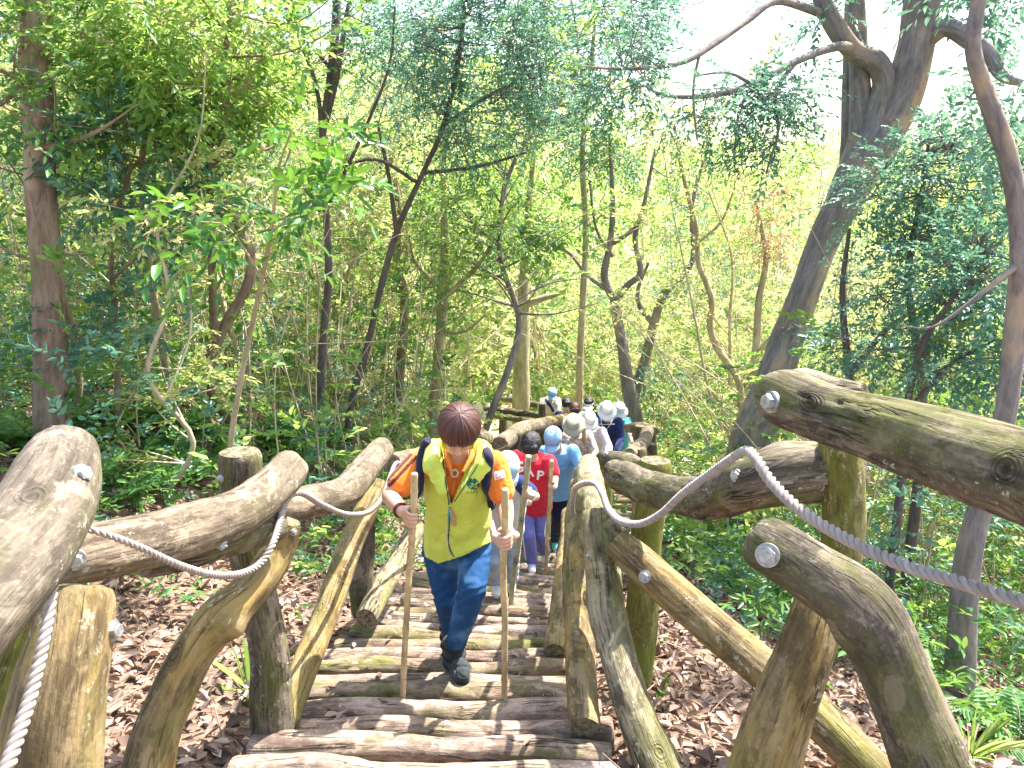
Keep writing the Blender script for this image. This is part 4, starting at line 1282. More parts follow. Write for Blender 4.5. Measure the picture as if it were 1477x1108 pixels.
    V_ZIPW = simple_mat('zip_grey', (0.60, 0.60, 0.50), 0.5)
    line_on('zip', [(649, 731), (649, 745), (648, 760), (647, 775), (648, 788), (652, 798), (655, 803)], 0.0034, V_ZIP)
    line_on('zip', [(645.6, 731), (645.8, 745), (645.2, 760), (644.4, 775), (645.5, 788), (649, 797), (652, 803)], 0.0026, V_ZIPW)
    line_on('zip', [(647.5, 733), (647.5, 740), (647.2, 748), (646.9, 752)], 0.0042, V_ZIPB, 0.003)
    line_on('zip', [(637.5, 652), (640, 672), (642, 690), (645, 710), (647.5, 728)], 0.0030, V_ZIP, 0.001)
    line_on('zip', [(692, 664), (686, 676), (676, 692), (666, 708), (655, 724)], 0.0026, V_ZIP, 0.001)
    # wooden whistle hanging on the zip
    p0, _ = pj(650, 731, 0.015); p1, _ = pj(657, 755, 0.022)
    o = link('whistle', tube_mesh('whistle', [(*p0, 0.006), (*p0.lerp(p1, 0.3), 0.011), (*p1, 0.012)], step=0.006, nside=16, lump=0.02), [V_WOOD, V_WOOD]); o.parent = vest
    # round emblem with pale lines, four small characters below it
    M_EM = V_GREEN
    cu, cv, rr_ = 682, 698, 8.6
    V = [pj(cu, cv, 0.006)[0]]; F = []
    nseg = 28
    for k in (0.5, 1.0):
        for j in range(nseg):
            a = 2 * math.pi * j / nseg
            V.append(pj(cu + rr_ * k * math.cos(a), cv + rr_ * 0.95 * k * math.sin(a), 0.006)[0])
    if all(v is not None for v in V):
        for j in range(nseg):
            F += [(0, 1 + j, 1 + (j + 1) % nseg), (1 + j, 1 + nseg + j, 1 + nseg + (j + 1) % nseg, 1 + (j + 1) % nseg)]
        me = bpy.data.meshes.new('emblem'); me.from_pydata([tuple(v) for v in V], [], F); eo = link('emblem', me, V_GREEN); eo.parent = vest
    for pts in ([(675, 692), (682, 697), (690, 695)], [(682, 690), (681, 698), (677, 705)], [(676, 702), (683, 700), (690, 703)], [(688, 691), (686, 698), (687, 705)]):
        line_on('emblem_line', pts, 0.0016, V_YEL, 0.008)
    for k in range(4):
        u0 = 673.5 + k * 4.0
        for dv in (-1.1, 0.9):
            line_on('emblem_letter', [(u0, 709.5 + dv), (u0 + 1.3, 709.5 + dv), (u0 + 2.6, 709.5 + dv)], 0.0011, V_GREEN, 0.006)
        line_on('emblem_letter', [(u0 + 1.3, 708), (u0 + 1.3, 709.5), (u0 + 1.3, 711)], 0.0010, V_GREEN, 0.006)
    # sleeve badge
    ps = project_on(shirt, 0, 0)
    decal_patch('badge', ps, [(712, 682), (726, 677), (729, 688), (714, 693)], V_WHITE, shirt, 0.004)
    def line_s(name, pts, r, mat, lift=0.006):
        q = [(*ps(u, v, lift)[0], r) for (u, v) in pts if ps(u, v)[0] is not None]
        if len(q) > 2: o = link(name, tube_mesh(name, q, step=0.004, nside=6, lump=0), [mat, mat]); o.parent = shirt
    for k in range(4):
        u0 = 716 + k * 2.9; v0 = 689.6 - k * 1.05
        line_s('badge_letter', [(u0, v0 - 1.3), (u0 + 0.9, v0), (u0, v0 + 1.3)], 0.0016, V_RED)
        line_s('badge_letter', [(u0 + 1.9, v0 - 1.8), (u0 + 1.2, v0 - 0.3), (u0 + 1.9, v0 + 0.9)], 0.0013, V_RED)
    line_s('badge_letter', [(714.5, 685.0), (717, 684.1), (720, 683), (723.5, 681.8)], 0.0011, V_GREEN)
    # scarf-ring medallion at the throat
    pm = project_on(shirt, 0, 0)
    p, nn = pm(657, 682, 0.012)
    if p is not None:
        ring = [tuple(p + Vector((math.cos(a) * 0.017, -0.006, math.sin(a) * 0.019))) + (0.0065,) for a in np.linspace(0, 2 * math.pi, 17)]
        o = link('pendant', tube_mesh('pendant', ring, step=0.005, nside=10, lump=0.03), [simple_mat('bone_ring', (0.66, 0.50, 0.38), 0.5), V_WOOD]); o.parent = shirt
    for pts in ([(640, 668), (650, 676), (655, 681)], [(680, 668), (668, 677), (660, 681)], [(657, 690), (655, 700), (652, 712)]):
        line_s('neckerchief', pts, 0.009, V_ORG, 0.006)
    # backpack and its straps
    bk = pel.lerp(nk, 0.55); up = (nk - pel).normalized(); bwd = Vector((0, 1, 0)); bwd = (bwd - up * bwd.dot(up)).normalized()
    bp = [loft_prim([(bk + bwd * 0.19 + up * t_, rt, bwd, hw, hd) for (t_, hw, hd) in ((-0.24, 0.12, 0.06), (-0.2, 0.145, 0.08), (0.0, 0.15, 0.09), (0.15, 0.13, 0.075), (0.21, 0.09, 0.04))])]
    pack = blob('backpack', bp, V_NAVY, root, 0.008, 3, wrinkle=0.006)
    for pts in ([(618, 634, 0.012), (612, 646, 0.009), (607, 662, 0.008), (605, 680, 0.008), (603, 700, 0.008), (599, 716, 0.0)],
                [(700, 650, 0.01), (704, 664, 0.008), (705, 682, 0.008), (703, 700, 0.008), (704, 716, 0.006), (708, 730, 0.0)]):
        q = []
        for (u, v, l) in pts:
            c1_, c2_ = pj(u, v, 0.006)[0], ps(u, v, 0.010)[0]
            c_ = [x for x in (c1_, c2_) if x is not None]
            p = min(c_, key=lambda x: x.length) if c_ else P(u, v, (q[-1][1] + 0.02) if q else 3.5)
            q.append((*p, 0.022))
        if len(q) > 2:
            me = tube_mesh('strap', q, step=0.008, nside=16, lump=0.02)
            o = link('strap', me, [V_NAVY, V_NAVY]); o.parent = pack
    # jeans
    lg = [loft_prim(torso_rings(pel, nk, rt, [(-0.14, 0.120, 0.10), (-0.03, 0.156, 0.118), (0.10, 0.156, 0.115), (0.2, 0.15, 0.11)], 1.0))]
    lg += [cap_prim(W['hip_r'], 0.098, W['kn_r'], 0.073), cap_prim(W['kn_r'], 0.073, W['kn_r'].lerp(W['an_r'], 0.35), 0.070), cap_prim(W['kn_r'].lerp(W['an_r'], 0.35), 0.070, W['an_r'], 0.050)]
    lg += [cap_prim(W['hip_l'], 0.098, W['kn_l'], 0.070), cap_prim(W['kn_l'], 0.070, W['an_l'], 0.05)]
    def jpost(co, no):
        d = co[:, 1] * cp - co[:, 2] * sp
        v = CY - FX * (co[:, 1] * sp + co[:, 2] * cp) / d
        f = np.sin(v * 0.42 + co[:, 0] * 60 + fbm(co * 12, 2) * 5)
        amt = np.exp(-((v - 858) / 16) ** 2) + np.exp(-((v - 908) / 14) ** 2) * 0.8 + np.exp(-((v - 800) / 14) ** 2) * 0.6
        return co + no * (f * amt * 0.004)[:, None]
    blob('jeans', lg, V_DENIM, root, 0.006, 4, wrinkle=0.005, wscale=16, post=jpost)
    # boots
    for sd, toe in (('r', P(667, 980, 3.50)), ('l', P(651, 946, 3.90))):
        an = W['an_' + sd]
        low = an + Vector((0, 0.01, -0.10))
        pr = [cap_prim(an + Vector((0, 0, 0.03)), 0.059, low, 0.056), cap_prim(low + Vector((0, 0.02, -0.03)), 0.046, toe + Vector((0, 0.02, 0.012)), 0.043), cap_prim(low + Vector((0, 0.0, 0.0)), 0.05, toe + Vector((0, 0.06, 0.02)), 0.043)]
        bo = blob('boot', pr, V_BOOT, root, 0.0052, 3, wrinkle=0.008, wscale=24, wdir=(0.6, 0.6, 1.6))
        sole = [cap_prim(low + Vector((0, 0.035, -0.072)), 0.034, low.lerp(toe, 0.5) + Vector((0, 0.02, -0.055)), 0.028), cap_prim(low.lerp(toe, 0.5) + Vector((0, 0.02, -0.052)), 0.030, toe + Vector((0, 0.012, -0.014)), 0.038)]
        blob('sole', sole, V_SOLE, bo, 0.006, 2)
        for hgt, rad in ((0.035, 0.064), (-0.03, 0.062), (-0.085, 0.058)):
            c_ = an + Vector((0, 0.004, hgt))
            ring = [tuple(c_ + Vector((math.cos(a) * rad, math.sin(a) * rad, 0.012 * math.sin(a)))) + (0.008,) for a in np.linspace(0, 2 * math.pi, 21)]
            o = link('boot_strap', tube_mesh('boot_strap', ring, step=0.01, nside=8, lump=0.05), [V_SOLE, V_SOLE]); o.parent = bo
        c_ = an + Vector((0.012, -0.062, -0.075))
        bmx = bmesh.new(); bmesh.ops.create_cube(bmx, size=1.0, matrix=Matrix.Translation(c_) @ Matrix.Diagonal((0.026, 0.008, 0.030, 1)))
        bmesh.ops.bevel(bmx, geom=bmx.edges[:], offset=0.003, segments=2, affect='EDGES')
        me = bpy.data.meshes.new('buckle'); bmx.to_mesh(me); bmx.free(); o = link('buckle', me, M_STEEL, None, smooth=False); o.parent = bo
build_woman()

# ================================================================ the others
C_LBLUE = cloth('pale_blue_cap', (0.30, 0.52, 0.80), 0.8, 0.05)
C_LBLUE2 = cloth('washed_blue_cap', (0.42, 0.60, 0.80), 0.8, 0.05)
C_GREY = cloth('grey_jersey', (0.52, 0.55, 0.62), 0.9, 0.06)
C_NAVY = cloth('navy_jersey', (0.02, 0.035, 0.13), 0.9, 0.10)
C_RED = cloth('red_jersey', (0.58, 0.02, 0.045), 0.85, 0.10)
C_PURP = cloth('violet_track', (0.17, 0.17, 0.46), 0.8, 0.08)
C_LJEAN = cloth('washed_denim', (0.28, 0.36, 0.50), 0.9, 0.25, 10)
C_SKY = cloth('sky_hoodie', (0.20, 0.45, 0.78), 0.85, 0.08)
C_BLACK = cloth('black_legging', (0.012, 0.016, 0.035), 0.8, 0.10)
C_WHITE = cloth('white_cloth', (0.78, 0.78, 0.80), 0.85, 0.04)
C_TEAL = cloth('aqua_shoe', (0.20, 0.62, 0.68), 0.7, 0.3, 60)
C_KHAKI = cloth('khaki_cloth', (0.42, 0.34, 0.22), 0.9, 0.10)
C_BEIGE = cloth('beige_hat', (0.46, 0.39, 0.30), 0.9, 0.10)
C_LILAC = cloth('pale_lilac_cloth', (0.62, 0.58, 0.72), 0.9, 0.06)
C_PINKP = cloth('patterned_blouse', (0.58, 0.46, 0.42), 0.9, 0.55, 26)
C_CYAN = cloth('turquoise_tee', (0.10, 0.52, 0.60), 0.85, 0.08)
C_CREAM = cloth('cream_tee', (0.66, 0.60, 0.54), 0.9, 0.06)
C_PRINT = simple_mat('white_lettering', (0.85, 0.80, 0.80), 0.7)
C_BADGE = simple_mat('green_badge', (0.25, 0.55, 0.12), 0.4)

def build_others():
    # child in grey tee with navy sleeves, pale blue cap
    a, b_ = P(763, 658, 5.0), P(737, 872, 5.35)
    g = pole_pt(a, b_, P(757, 712, 5.05).z)
    stick(763, 658, 5.0, 737, 872, 5.35, 8.0, M_STICKG, 'pale greenish stick held by the child in the grey and navy tee', seed=3)
    J = dict(head=(731, 674, 5.05), sh_l=(708, 702, 5.25), sh_r=(750, 698, 5.25), el_l=(702, 742, 5.15), el_r=(772, 716, 5.2), ha_l=(712, 768, 5.0), ha_r=(764, 714, 5.06),
             hip_l=(712, 768, 5.6), hip_r=(738, 768, 5.6), kn_l=(712, 808, 5.5), kn_r=(738, 812, 5.6), an_l=(716, 838, 5.75), an_r=(738, 834, 5.9))
    r, W, so, H = figure('child in pale blue cap and grey tee with navy sleeves, bending forward', J, 0.94, C_GREY, 'short', C_LJEAN, C_WHITE, hat=('cap', C_LBLUE2), hair=M_HAIR_B, tilt=50, yaw=10, grips={'r': (g, a - b_, 0.013)}, sleeve_mat=C_NAVY, shoe_mat2=C_GREY, voxel=0.0075, shirt_w=1.05)
    pj = project_on(so, 0, 0)
    lettering('lettering', 'SS', pj, 737, 712, 0.05, -80, C_NAVY, so, 0.001)
    wv = W['ha_r'].lerp(W['el_r'], 0.35); wx = (W['el_r'] - W['ha_r']).normalized(); a1 = wx.cross(Vector((0, 0, 1))).normalized(); a2 = wx.cross(a1)
    ring = [tuple(wv + (a1 * math.cos(x) + a2 * math.sin(x)) * 0.031) + (0.007,) for x in np.linspace(0, 2 * math.pi, 15)]
    o = link('wristwatch', tube_mesh('wristwatch', ring, step=0.01, nside=8, lump=0), [C_WHITE, C_WHITE], r)
    # red jersey
    a, b_ = P(797, 668, 6.2), P(786, 828, 6.75)
    g = pole_pt(a, b_, P(796, 702, 6.25).z)
    stick(797, 664, 6.2, 786, 828, 6.75, 6.0, M_BAMBOO, 'brown stick held by the boy in the red jersey', seed=4)
    J = dict(head=(766, 643, 6.30), sh_l=(744, 660, 6.6), sh_r=(792, 666, 6.55), el_l=(738, 692, 6.5), el_r=(800, 690, 6.45), ha_l=(752, 714, 6.3), ha_r=(800, 703, 6.27),
             hip_l=(755, 732, 6.95), hip_r=(782, 730, 6.95), kn_l=(762, 772, 6.75), kn_r=(778, 768, 6.9), an_l=(767, 808, 6.85), an_r=(786, 795, 7.3))
    r, W, so, H = figure('boy with short black hair in red lettered jersey and violet track trousers', J, 1.0, C_RED, 'short', C_PURP, C_LILAC, hair=M_HAIR_B, tilt=48, yaw=-6, grips={'r': (g, a - b_, 0.012)}, voxel=0.009, shirt_w=1.12, detail=True)
    pj = project_on(so, 0, 0)
    lettering('lettering', 'G', pj, 748, 675, 0.135, 6, C_PRINT, so, 0.004)
    lettering('lettering', 'A', pj, 763, 681, 0.135, 2, C_PRINT, so, 0.004)
    lettering('lettering', 'P', pj, 779, 686, 0.135, -4, C_PRINT, so, 0.004)
    for sd in ('r', 'l'):
        q = []
        for f in np.linspace(0.05, 0.95, 9):
            p = W['hip_' + sd].lerp(W['kn_' + sd], f * 2) if f < 0.5 else W['kn_' + sd].lerp(W['an_' + sd], f * 2 - 1)
            rad = 0.085 if f < 0.5 else 0.068
            q.append((p.x + (0.05 if sd == 'r' else -0.055), p.y - rad * 0.72, p.z, 0.007))
        o = link('trouser_stripe', tube_mesh('trouser_stripe', q, step=0.02, nside=8, lump=0), [C_WHITE, C_WHITE], r)
    # collar trim
    # blue hoodie
    a, b_ = P(832, 690, 7.1), P(801, 806, 7.9)
    stick(831, 676, 7.15, 803, 806, 7.9, 5.2, M_STICKG, 'thin pale stick beside the hiker in the sky blue hoodie', seed=5)
    g = pole_pt(P(831, 676, 7.15), P(803, 806, 7.9), P(824, 704, 7.3).z)
    J = dict(head=(799, 634, 7.55), sh_l=(784, 652, 7.8), sh_r=(826, 650, 7.8), el_l=(778, 682, 7.7), el_r=(838, 676, 7.7), ha_l=(786, 704, 7.5), ha_r=(828, 700, 7.4),
             hip_l=(792, 712, 8.2), hip_r=(816, 712, 8.2), kn_l=(786, 742, 8.15), kn_r=(805, 746, 8.1), an_l=(786, 774, 8.45), an_r=(801, 778, 8.3))
    figure('hiker in sky blue hoodie and cap with black leggings and aqua trainers', J, 1.04, C_SKY, 'long', C_BLACK, C_TEAL, hat=('cap', C_LBLUE), hair=M_HAIR_B, tilt=40, yaw=-22, shoe_mat2=C_WHITE, grips={'r': (g, Vector((0, 0, 1)), 0.011)}, voxel=0.010)
    # beige bucket hat
    J = dict(head=(827, 612, 8.9), sh_l=(816, 630, 9.2), sh_r=(848, 628, 9.2), el_l=(816, 656, 9.1), el_r=(858, 652, 9.1), ha_l=(826, 674, 8.9), ha_r=(854, 676, 8.9),
             hip_l=(822, 684, 9.6), hip_r=(844, 684, 9.6), kn_l=(822, 715, 9.5), kn_r=(842, 715, 9.6), an_l=(824, 740, 9.7), an_r=(842, 740, 9.8))
    figure('hiker in a beige sun hat and patterned blouse', J, 0.98, C_PINKP, 'long', C_KHAKI, C_WHITE, hat=('bucket', C_BEIGE, C_KHAKI), hair=M_HAIR_B, tilt=42, yaw=-12, voxel=0.011)
    stick(841, 616, 9.0, 843, 690, 9.6, 6, M_BAMBOO, 'thick brown stick upright beside the beige sun hat', seed=6)
    # white hat
    J = dict(head=(848, 606, 9.9), sh_l=(838, 618, 10.2), sh_r=(868, 622, 10.1), el_l=(838, 640, 10.1), el_r=(878, 646, 9.9), ha_l=(846, 655, 9.9), ha_r=(874, 664, 9.6),
             hip_l=(844, 664, 10.6), hip_r=(864, 664, 10.6), kn_l=(844, 690, 10.5), kn_r=(862, 690, 10.6), an_l=(846, 712, 10.7), an_r=(862, 712, 10.8))
    figure('hiker in a soft white hat and pale lilac sleeves', J, 0.98, C_LILAC, 'long', C_KHAKI, C_WHITE, hat=('bucket', C_WHITE, C_LBLUE2), hair=M_HAIR_B, tilt=40, yaw=20, voxel=0.011)
    # pale grey bucket hat, navy top with pack straps
    J = dict(head=(875, 592, 10.5), sh_l=(861, 608, 10.8), sh_r=(892, 608, 10.8), el_l=(862, 632, 10.7), el_r=(896, 634, 10.7), ha_l=(866, 650, 10.4), ha_r=(888, 654, 10.4),
             hip_l=(868, 652, 11.1), hip_r=(888, 652, 11.1), kn_l=(868, 675, 11.0), kn_r=(886, 675, 11.1), an_l=(869, 696, 11.2), an_r=(886, 696, 11.3))
    r, W, so, H = figure('hiker in a pale grey bucket hat and navy top with a green badge', J, 1.0, C_NAVY, 'long', C_NAVY, C_GREY, hat=('bucket', C_WHITE, C_LBLUE2), hair=M_HAIR_B, tilt=38, yaw=0, voxel=0.011)
    pj = project_on(so, 0, 0)
    for pts in ([(864, 612), (872, 612), (880, 612), (887, 612)], [(866, 604), (868, 612), (871, 620)], [(884, 604), (880, 612), (874, 620)]):
        q = [(*pj(u, v, 0.008)[0], 0.006) for (u, v) in pts if pj(u, v)[0] is not None]
        if len(q) > 2: o = link('lanyard', tube_mesh('lanyard', q, step=0.02, nside=8, lump=0), [C_WHITE, C_WHITE]); o.parent = so
    p, _ = pj(872, 621, 0.02)
    if p is not None:
        V, F = ell_prim(p, 0.028, 0.008, 0.036); me = bpy.data.meshes.new('badge'); me.from_pydata([tuple(v) for v in V], [], F); o = link('badge', me, C_BADGE); o.parent = so
    # turquoise tee, arm on the rail
    J = dict(head=(893, 592, 11.4), sh_l=(886, 604, 11.6), sh_r=(905, 608, 11.4), el_l=(884, 626, 11.4), el_r=(908, 628, 11.0), ha_l=(886, 644, 11.2), ha_r=(912, 638, 10.4),
             hip_l=(886, 644, 11.8), hip_r=(902, 644, 11.8), kn_l=(886, 668, 11.8), kn_r=(902, 668, 11.8), an_l=(886, 688, 11.9), an_r=(902, 688, 11.9))
    figure('hiker in a turquoise tee half hidden, reaching an arm down to the right rail', J, 0.95, C_CYAN, 'short', C_CREAM, C_GREY, hat=('bucket', C_WHITE, C_WHITE), hair=M_HAIR_B, tilt=30, yaw=8, voxel=0.012)
    # white visor, dark hair
    J = dict(head=(849, 583, 11.9), sh_l=(838, 598, 12.1), sh_r=(864, 598, 12.1), el_l=(836, 618, 12), el_r=(868, 618, 12), ha_l=(842, 632, 11.8), ha_r=(862, 632, 11.8),
             hip_l=(842, 636, 12.4), hip_r=(860, 636, 12.4), kn_l=(842, 658, 12.3), kn_r=(860, 658, 12.3), an_l=(844, 676, 12.4), an_r=(859, 676, 12.4))
    figure('dark haired hiker wearing a white sun visor', J, 0.98, C_NAVY, 'long', C_BLACK, C_GREY, hat=('visor', C_WHITE), hair=M_HAIR_B, tilt=22, yaw=-8, voxel=0.012, detail=True, hair_len=0.10)
    # two dark heads
    J = dict(head=(817, 584, 12.4), sh_l=(806, 597, 12.6), sh_r=(830, 597, 12.6), el_l=(804, 616, 12.5), el_r=(833, 616, 12.5), ha_l=(808, 630, 12.3), ha_r=(830, 630, 12.3),
             hip_l=(810, 632, 12.9), hip_r=(826, 632, 12.9), kn_l=(810, 652, 12.8), kn_r=(826, 652, 12.8), an_l=(811, 670, 12.9), an_r=(825, 670, 12.9))
    figure('bareheaded hiker in a navy top beside the fallen yellow rail', J, 0.96, C_NAVY, 'long', C_KHAKI, C_GREY, hair=M_HAIR_B, tilt=20, yaw=10, voxel=0.012, detail=True)
    J = dict(head=(829, 591, 11.7), sh_l=(819, 604, 11.9), sh_r=(842, 604, 11.9), el_l=(817, 622, 11.8), el_r=(845, 622, 11.8), ha_l=(822, 636, 11.6), ha_r=(842, 636, 11.6),
             hip_l=(823, 640, 12.2), hip_r=(838, 640, 12.2), kn_l=(823, 660, 12.1), kn_r=(838, 660, 12.1), an_l=(824, 680, 12.2), an_r=(837, 680, 12.2))
    figure('brown haired hiker in cream, just above the beige sun hat', J, 0.96, C_CREAM, 'long', C_KHAKI, C_GREY, hair=M_HAIR_R, tilt=40, yaw=0, voxel=0.012)
    # man with the blue scarf
    J = dict(head=(797, 569, 13.2), sh_l=(783, 579, 13.4), sh_r=(804, 578, 13.4), el_l=(778, 592, 13.3), el_r=(806, 590, 13.2), ha_l=(782, 602, 13.1), ha_r=(805, 602, 13.0),
             hip_l=(786, 598, 13.8), hip_r=(800, 598, 13.8), kn_l=(780, 608, 13.4), kn_r=(802, 606, 13.4), an_l=(782, 625, 13.6), an_r=(800, 625, 13.6))
    r, W, so, H = figure('hiker in blue cap and navy scarf bending at the top left bend of the trail', J, 0.92, C_CREAM, 'short', C_KHAKI, C_GREY, hat=('cap', C_LBLUE), hair=M_HAIR_B, tilt=30, yaw=-10, voxel=0.012)
    p0 = (W['sh_l'] + W['sh_r']) / 2
    q = [(*(p0 + Vector(d)), 0.03) for d in ((-0.09, -0.06, 0.05), (-0.05, -0.15, 0.0), (0.01, -0.17, -0.06), (0.05, -0.15, -0.16))]
    o = link('scarf', tube_mesh('scarf', q, step=0.02, nside=12, lump=0.1), [C_NAVY, C_NAVY]); o.parent = so
    # far off along the trail to the left
    far = [(735, 575, 17.5, C_WHITE, C_NAVY, 'distant hiker in white at the bend, left of the two beside the thick trunk'), (747, 574, 17.8, C_LILAC, C_LJEAN, 'distant hiker in pale lilac at the bend, right of the two beside the thick trunk'), (694, 570, 19.0, C_LILAC, C_KHAKI, 'distant hiker in pale pink half hidden in the leaves'), (613, 573, 19.5, C_SKY, C_NAVY, 'distant hiker in blue beside the dark trunk behind the woman in the lime vest')]
    for (u, v, Y, top, bot, lab) in far:
        k = 0.057 / (mpp(u, v, Y) )
        k = 1.0
        px = lambda m_: m_ / mpp(u, v, Y)
        J = dict(head=(u, v, Y), sh_l=(u - px(.15), v + px(.22), Y + .1), sh_r=(u + px(.15), v + px(.22), Y + .1), el_l=(u - px(.2), v + px(.45), Y), el_r=(u + px(.2), v + px(.45), Y), ha_l=(u - px(.12), v + px(.6), Y - .2), ha_r=(u + px(.12), v + px(.6), Y - .2),
                 hip_l=(u - px(.08), v + px(.68), Y + .3), hip_r=(u + px(.08), v + px(.68), Y + .3), kn_l=(u - px(.09), v + px(1.0), Y + .1), kn_r=(u + px(.09), v + px(1.05), Y + .3), an_l=(u - px(.09), v + px(1.35), Y + .3), an_r=(u + px(.09), v + px(1.35), Y + .4))
        figure(lab, J, 0.95, top, 'long', bot, C_GREY, group='hikers far off along the trail', hair=M_HAIR_B, tilt=20, voxel=0.02, hat=('bucket', C_WHITE) if top is C_SKY else None)
build_others()
# ================================================================ vegetation
def leaf_mat(name, cols, trans=(0.35, 0.5, 0.06), tmix=0.42, rough=0.42, spec=0.5):
    m, t, out = new_mat(name)
    a = t.nodes.new('ShaderNodeAttribute'); a.attribute_name = 'tint'
    oi = t.nodes.new('ShaderNodeObjectInfo')
    f = math_n(t, 'ADD', math_n(t, 'MULTIPLY', a.outputs['Fac'], 0.85), math_n(t, 'MULTIPLY', oi.outputs['Random'], 0.15))
    n = len(cols)
    c = ramp(t, f, [(i / (n - 1), cols[i]) for i in range(n)])
    b = t.nodes.new('ShaderNodeBsdfPrincipled')
    t.links.new(c, b.inputs['Base Color']); b.inputs['Roughness'].default_value = rough; b.inputs['Specular IOR Level'].default_value = spec
    tr = t.nodes.new('ShaderNodeBsdfTranslucent')
    tc = mixc(t, 0.5, c, trans)
    t.links.new(tc, tr.inputs['Color'])
    mx = t.nodes.new('ShaderNodeMixShader'); mx.inputs[0].default_value = tmix
    t.links.new(b.outputs[0], mx.inputs[1]); t.links.new(tr.outputs[0], mx.inputs[2]); t.links.new(mx.outputs[0], out.inputs['Surface'])
    return m

LF_GREEN = leaf_mat('leaf_green', [(0.022, 0.085, 0.03), (0.05, 0.18, 0.05), (0.11, 0.29, 0.06), (0.30, 0.46, 0.13)])
LF_BRIGHT = leaf_mat('leaf_bright', [(0.03, 0.11, 0.04), (0.09, 0.25, 0.06), (0.32, 0.46, 0.12), (0.70, 0.74, 0.42)], (0.62, 0.78, 0.16), 0.55)  # palest stop puts the pale sheen of lit leaves into the colour
LF_TEAL = leaf_mat('leaf_bluish', [(0.03, 0.09, 0.08), (0.05, 0.16, 0.12), (0.09, 0.25, 0.17), (0.26, 0.42, 0.26)], (0.25, 0.46, 0.26), 0.36, 0.38, 0.6)
LF_YEL = leaf_mat('leaf_yellowish', [(0.05, 0.13, 0.03), (0.20, 0.30, 0.07), (0.50, 0.52, 0.20), (0.82, 0.78, 0.52)], (0.80, 0.80, 0.30), 0.52)  # cream stop paints the highlights of far foliage into the tint
LF_DRY = leaf_mat('leaf_dry', [(0.20, 0.11, 0.06), (0.40, 0.24, 0.12), (0.58, 0.44, 0.26)], (0.6, 0.4, 0.15), 0.3)
LF_BIG = leaf_mat('leaf_glossy', [(0.02, 0.08, 0.02), (0.04, 0.16, 0.03), (0.09, 0.27, 0.04), (0.24, 0.42, 0.05)], (0.28, 0.5, 0.05), 0.32, 0.3, 0.6)
LF_LITTER = leaf_mat('litter_leaf', [(0.06, 0.038, 0.028), (0.15, 0.095, 0.07), (0.28, 0.185, 0.14), (0.54, 0.43, 0.35)], (0.4, 0.2, 0.1), 0.12, 0.6)

def bark_mat(name, a, b_, moss=0.2, patch=(0.5, 0.42, 0.32), sc=1.0):
    m, t, out = new_mat(name)
    rv = rest_vec(t)
    n1 = noise_n(t, mapped(t, rv, (16 * sc, 16 * sc, 4 * sc)), 1.0, 6, 0.7, 0.5)
    n2 = noise_n(t, mapped(t, rv, (4 * sc, 4 * sc, 2.2 * sc), (4, 4, 4)), 1.0, 4, 0.6)
    n3 = noise_n(t, mapped(t, rv, (5 * sc, 5 * sc, 1.5 * sc), (8, 1, 4)), 1.0, 4, 0.6)
    c = mixc(t, ramp(t, n1, [(0.35, (0, 0, 0)), (0.65, (1, 1, 1))]), a, b_)
    c = mixc(t, math_n(t, 'MULTIPLY', ramp(t, n2, [(0.52, (0, 0, 0)), (0.66, (1, 1, 1))]), 0.6), c, patch)
    c = mixc(t, math_n(t, 'MULTIPLY', ramp(t, n3, [(0.5, (0, 0, 0)), (0.7, (1, 1, 1))]), moss), c, (0.16, 0.20, 0.05))
    bsdf(t, out, c, 0.9, 0.2, n1, 0.8, 0.02)
    return m
BK_BROWN = bark_mat('bark_brown', (0.15, 0.10, 0.08), (0.34, 0.24, 0.19), 0.3)
BK_GREY = bark_mat('bark_grey', (0.13, 0.115, 0.125), (0.29, 0.25, 0.25), 0.2, (0.48, 0.35, 0.24))
BK_DARK = bark_mat('bark_dark', (0.075, 0.06, 0.065), (0.18, 0.14, 0.14), 0.15, (0.2, 0.16, 0.14))
BK_PALE = bark_mat('bark_pale', (0.26, 0.21, 0.13), (0.50, 0.42, 0.28), 0.5, (0.62, 0.54, 0.38))
BK_STRAW = bark_mat('straw_stem', (0.34, 0.26, 0.17), (0.66, 0.56, 0.40), 0.1, (0.74, 0.64, 0.50))

def tubes(name, ctrls, nside=7, step=0.08, rough=0.06):
    V, RS, F = [], [], []
    base = 0
    for k, c4 in enumerate(ctrls):
        s = spline(c4, step)
        c, r = s[:, :3], np.maximum(s[:, 3], 0.0008)
        t, n, b_ = frames(c)
        L = np.concatenate([[0], np.cumsum(np.linalg.norm(np.diff(c, axis=0), axis=1))])
        ns = nside if r.max() > 0.02 else max(4, nside // 2)
        if r.max() > 0.08: ns = max(ns, 20)
        a = np.linspace(0, 2 * np.pi, ns, endpoint=False)
        A, LL = np.meshgrid(a, L)
        RR = np.repeat(r[:, None], ns, 1)
        if rough and r.max() > 0.03:
            RR = RR * (1 + (vnoise(np.stack([np.cos(A) * 1.5, np.sin(A) * 1.5, LL * 2 + k * 9], -1).reshape(-1, 3)).reshape(A.shape) - 0.5) * rough * 4)
        v = c[:, None] + (n[:, None] * np.cos(A)[..., None] + b_[:, None] * np.sin(A)[..., None]) * RR[..., None]
        V.append(v.reshape(-1, 3)); RS.append(np.stack([np.cos(A) * RR + k, np.sin(A) * RR, LL], -1).reshape(-1, 3))
        idx = base + np.arange(len(c) * ns).reshape(len(c), ns)
        F.append(np.stack([idx[:-1], np.roll(idx, -1, 1)[:-1], np.roll(idx, -1, 1)[1:], idx[1:]], -1).reshape(-1, 4))
        base += len(c) * ns
    F = np.vstack(F)
    return np_mesh(name, np.vstack(V), F.ravel(), np.full(len(F), 4), None, {'rest': ('FLOAT_VECTOR', np.vstack(RS))})

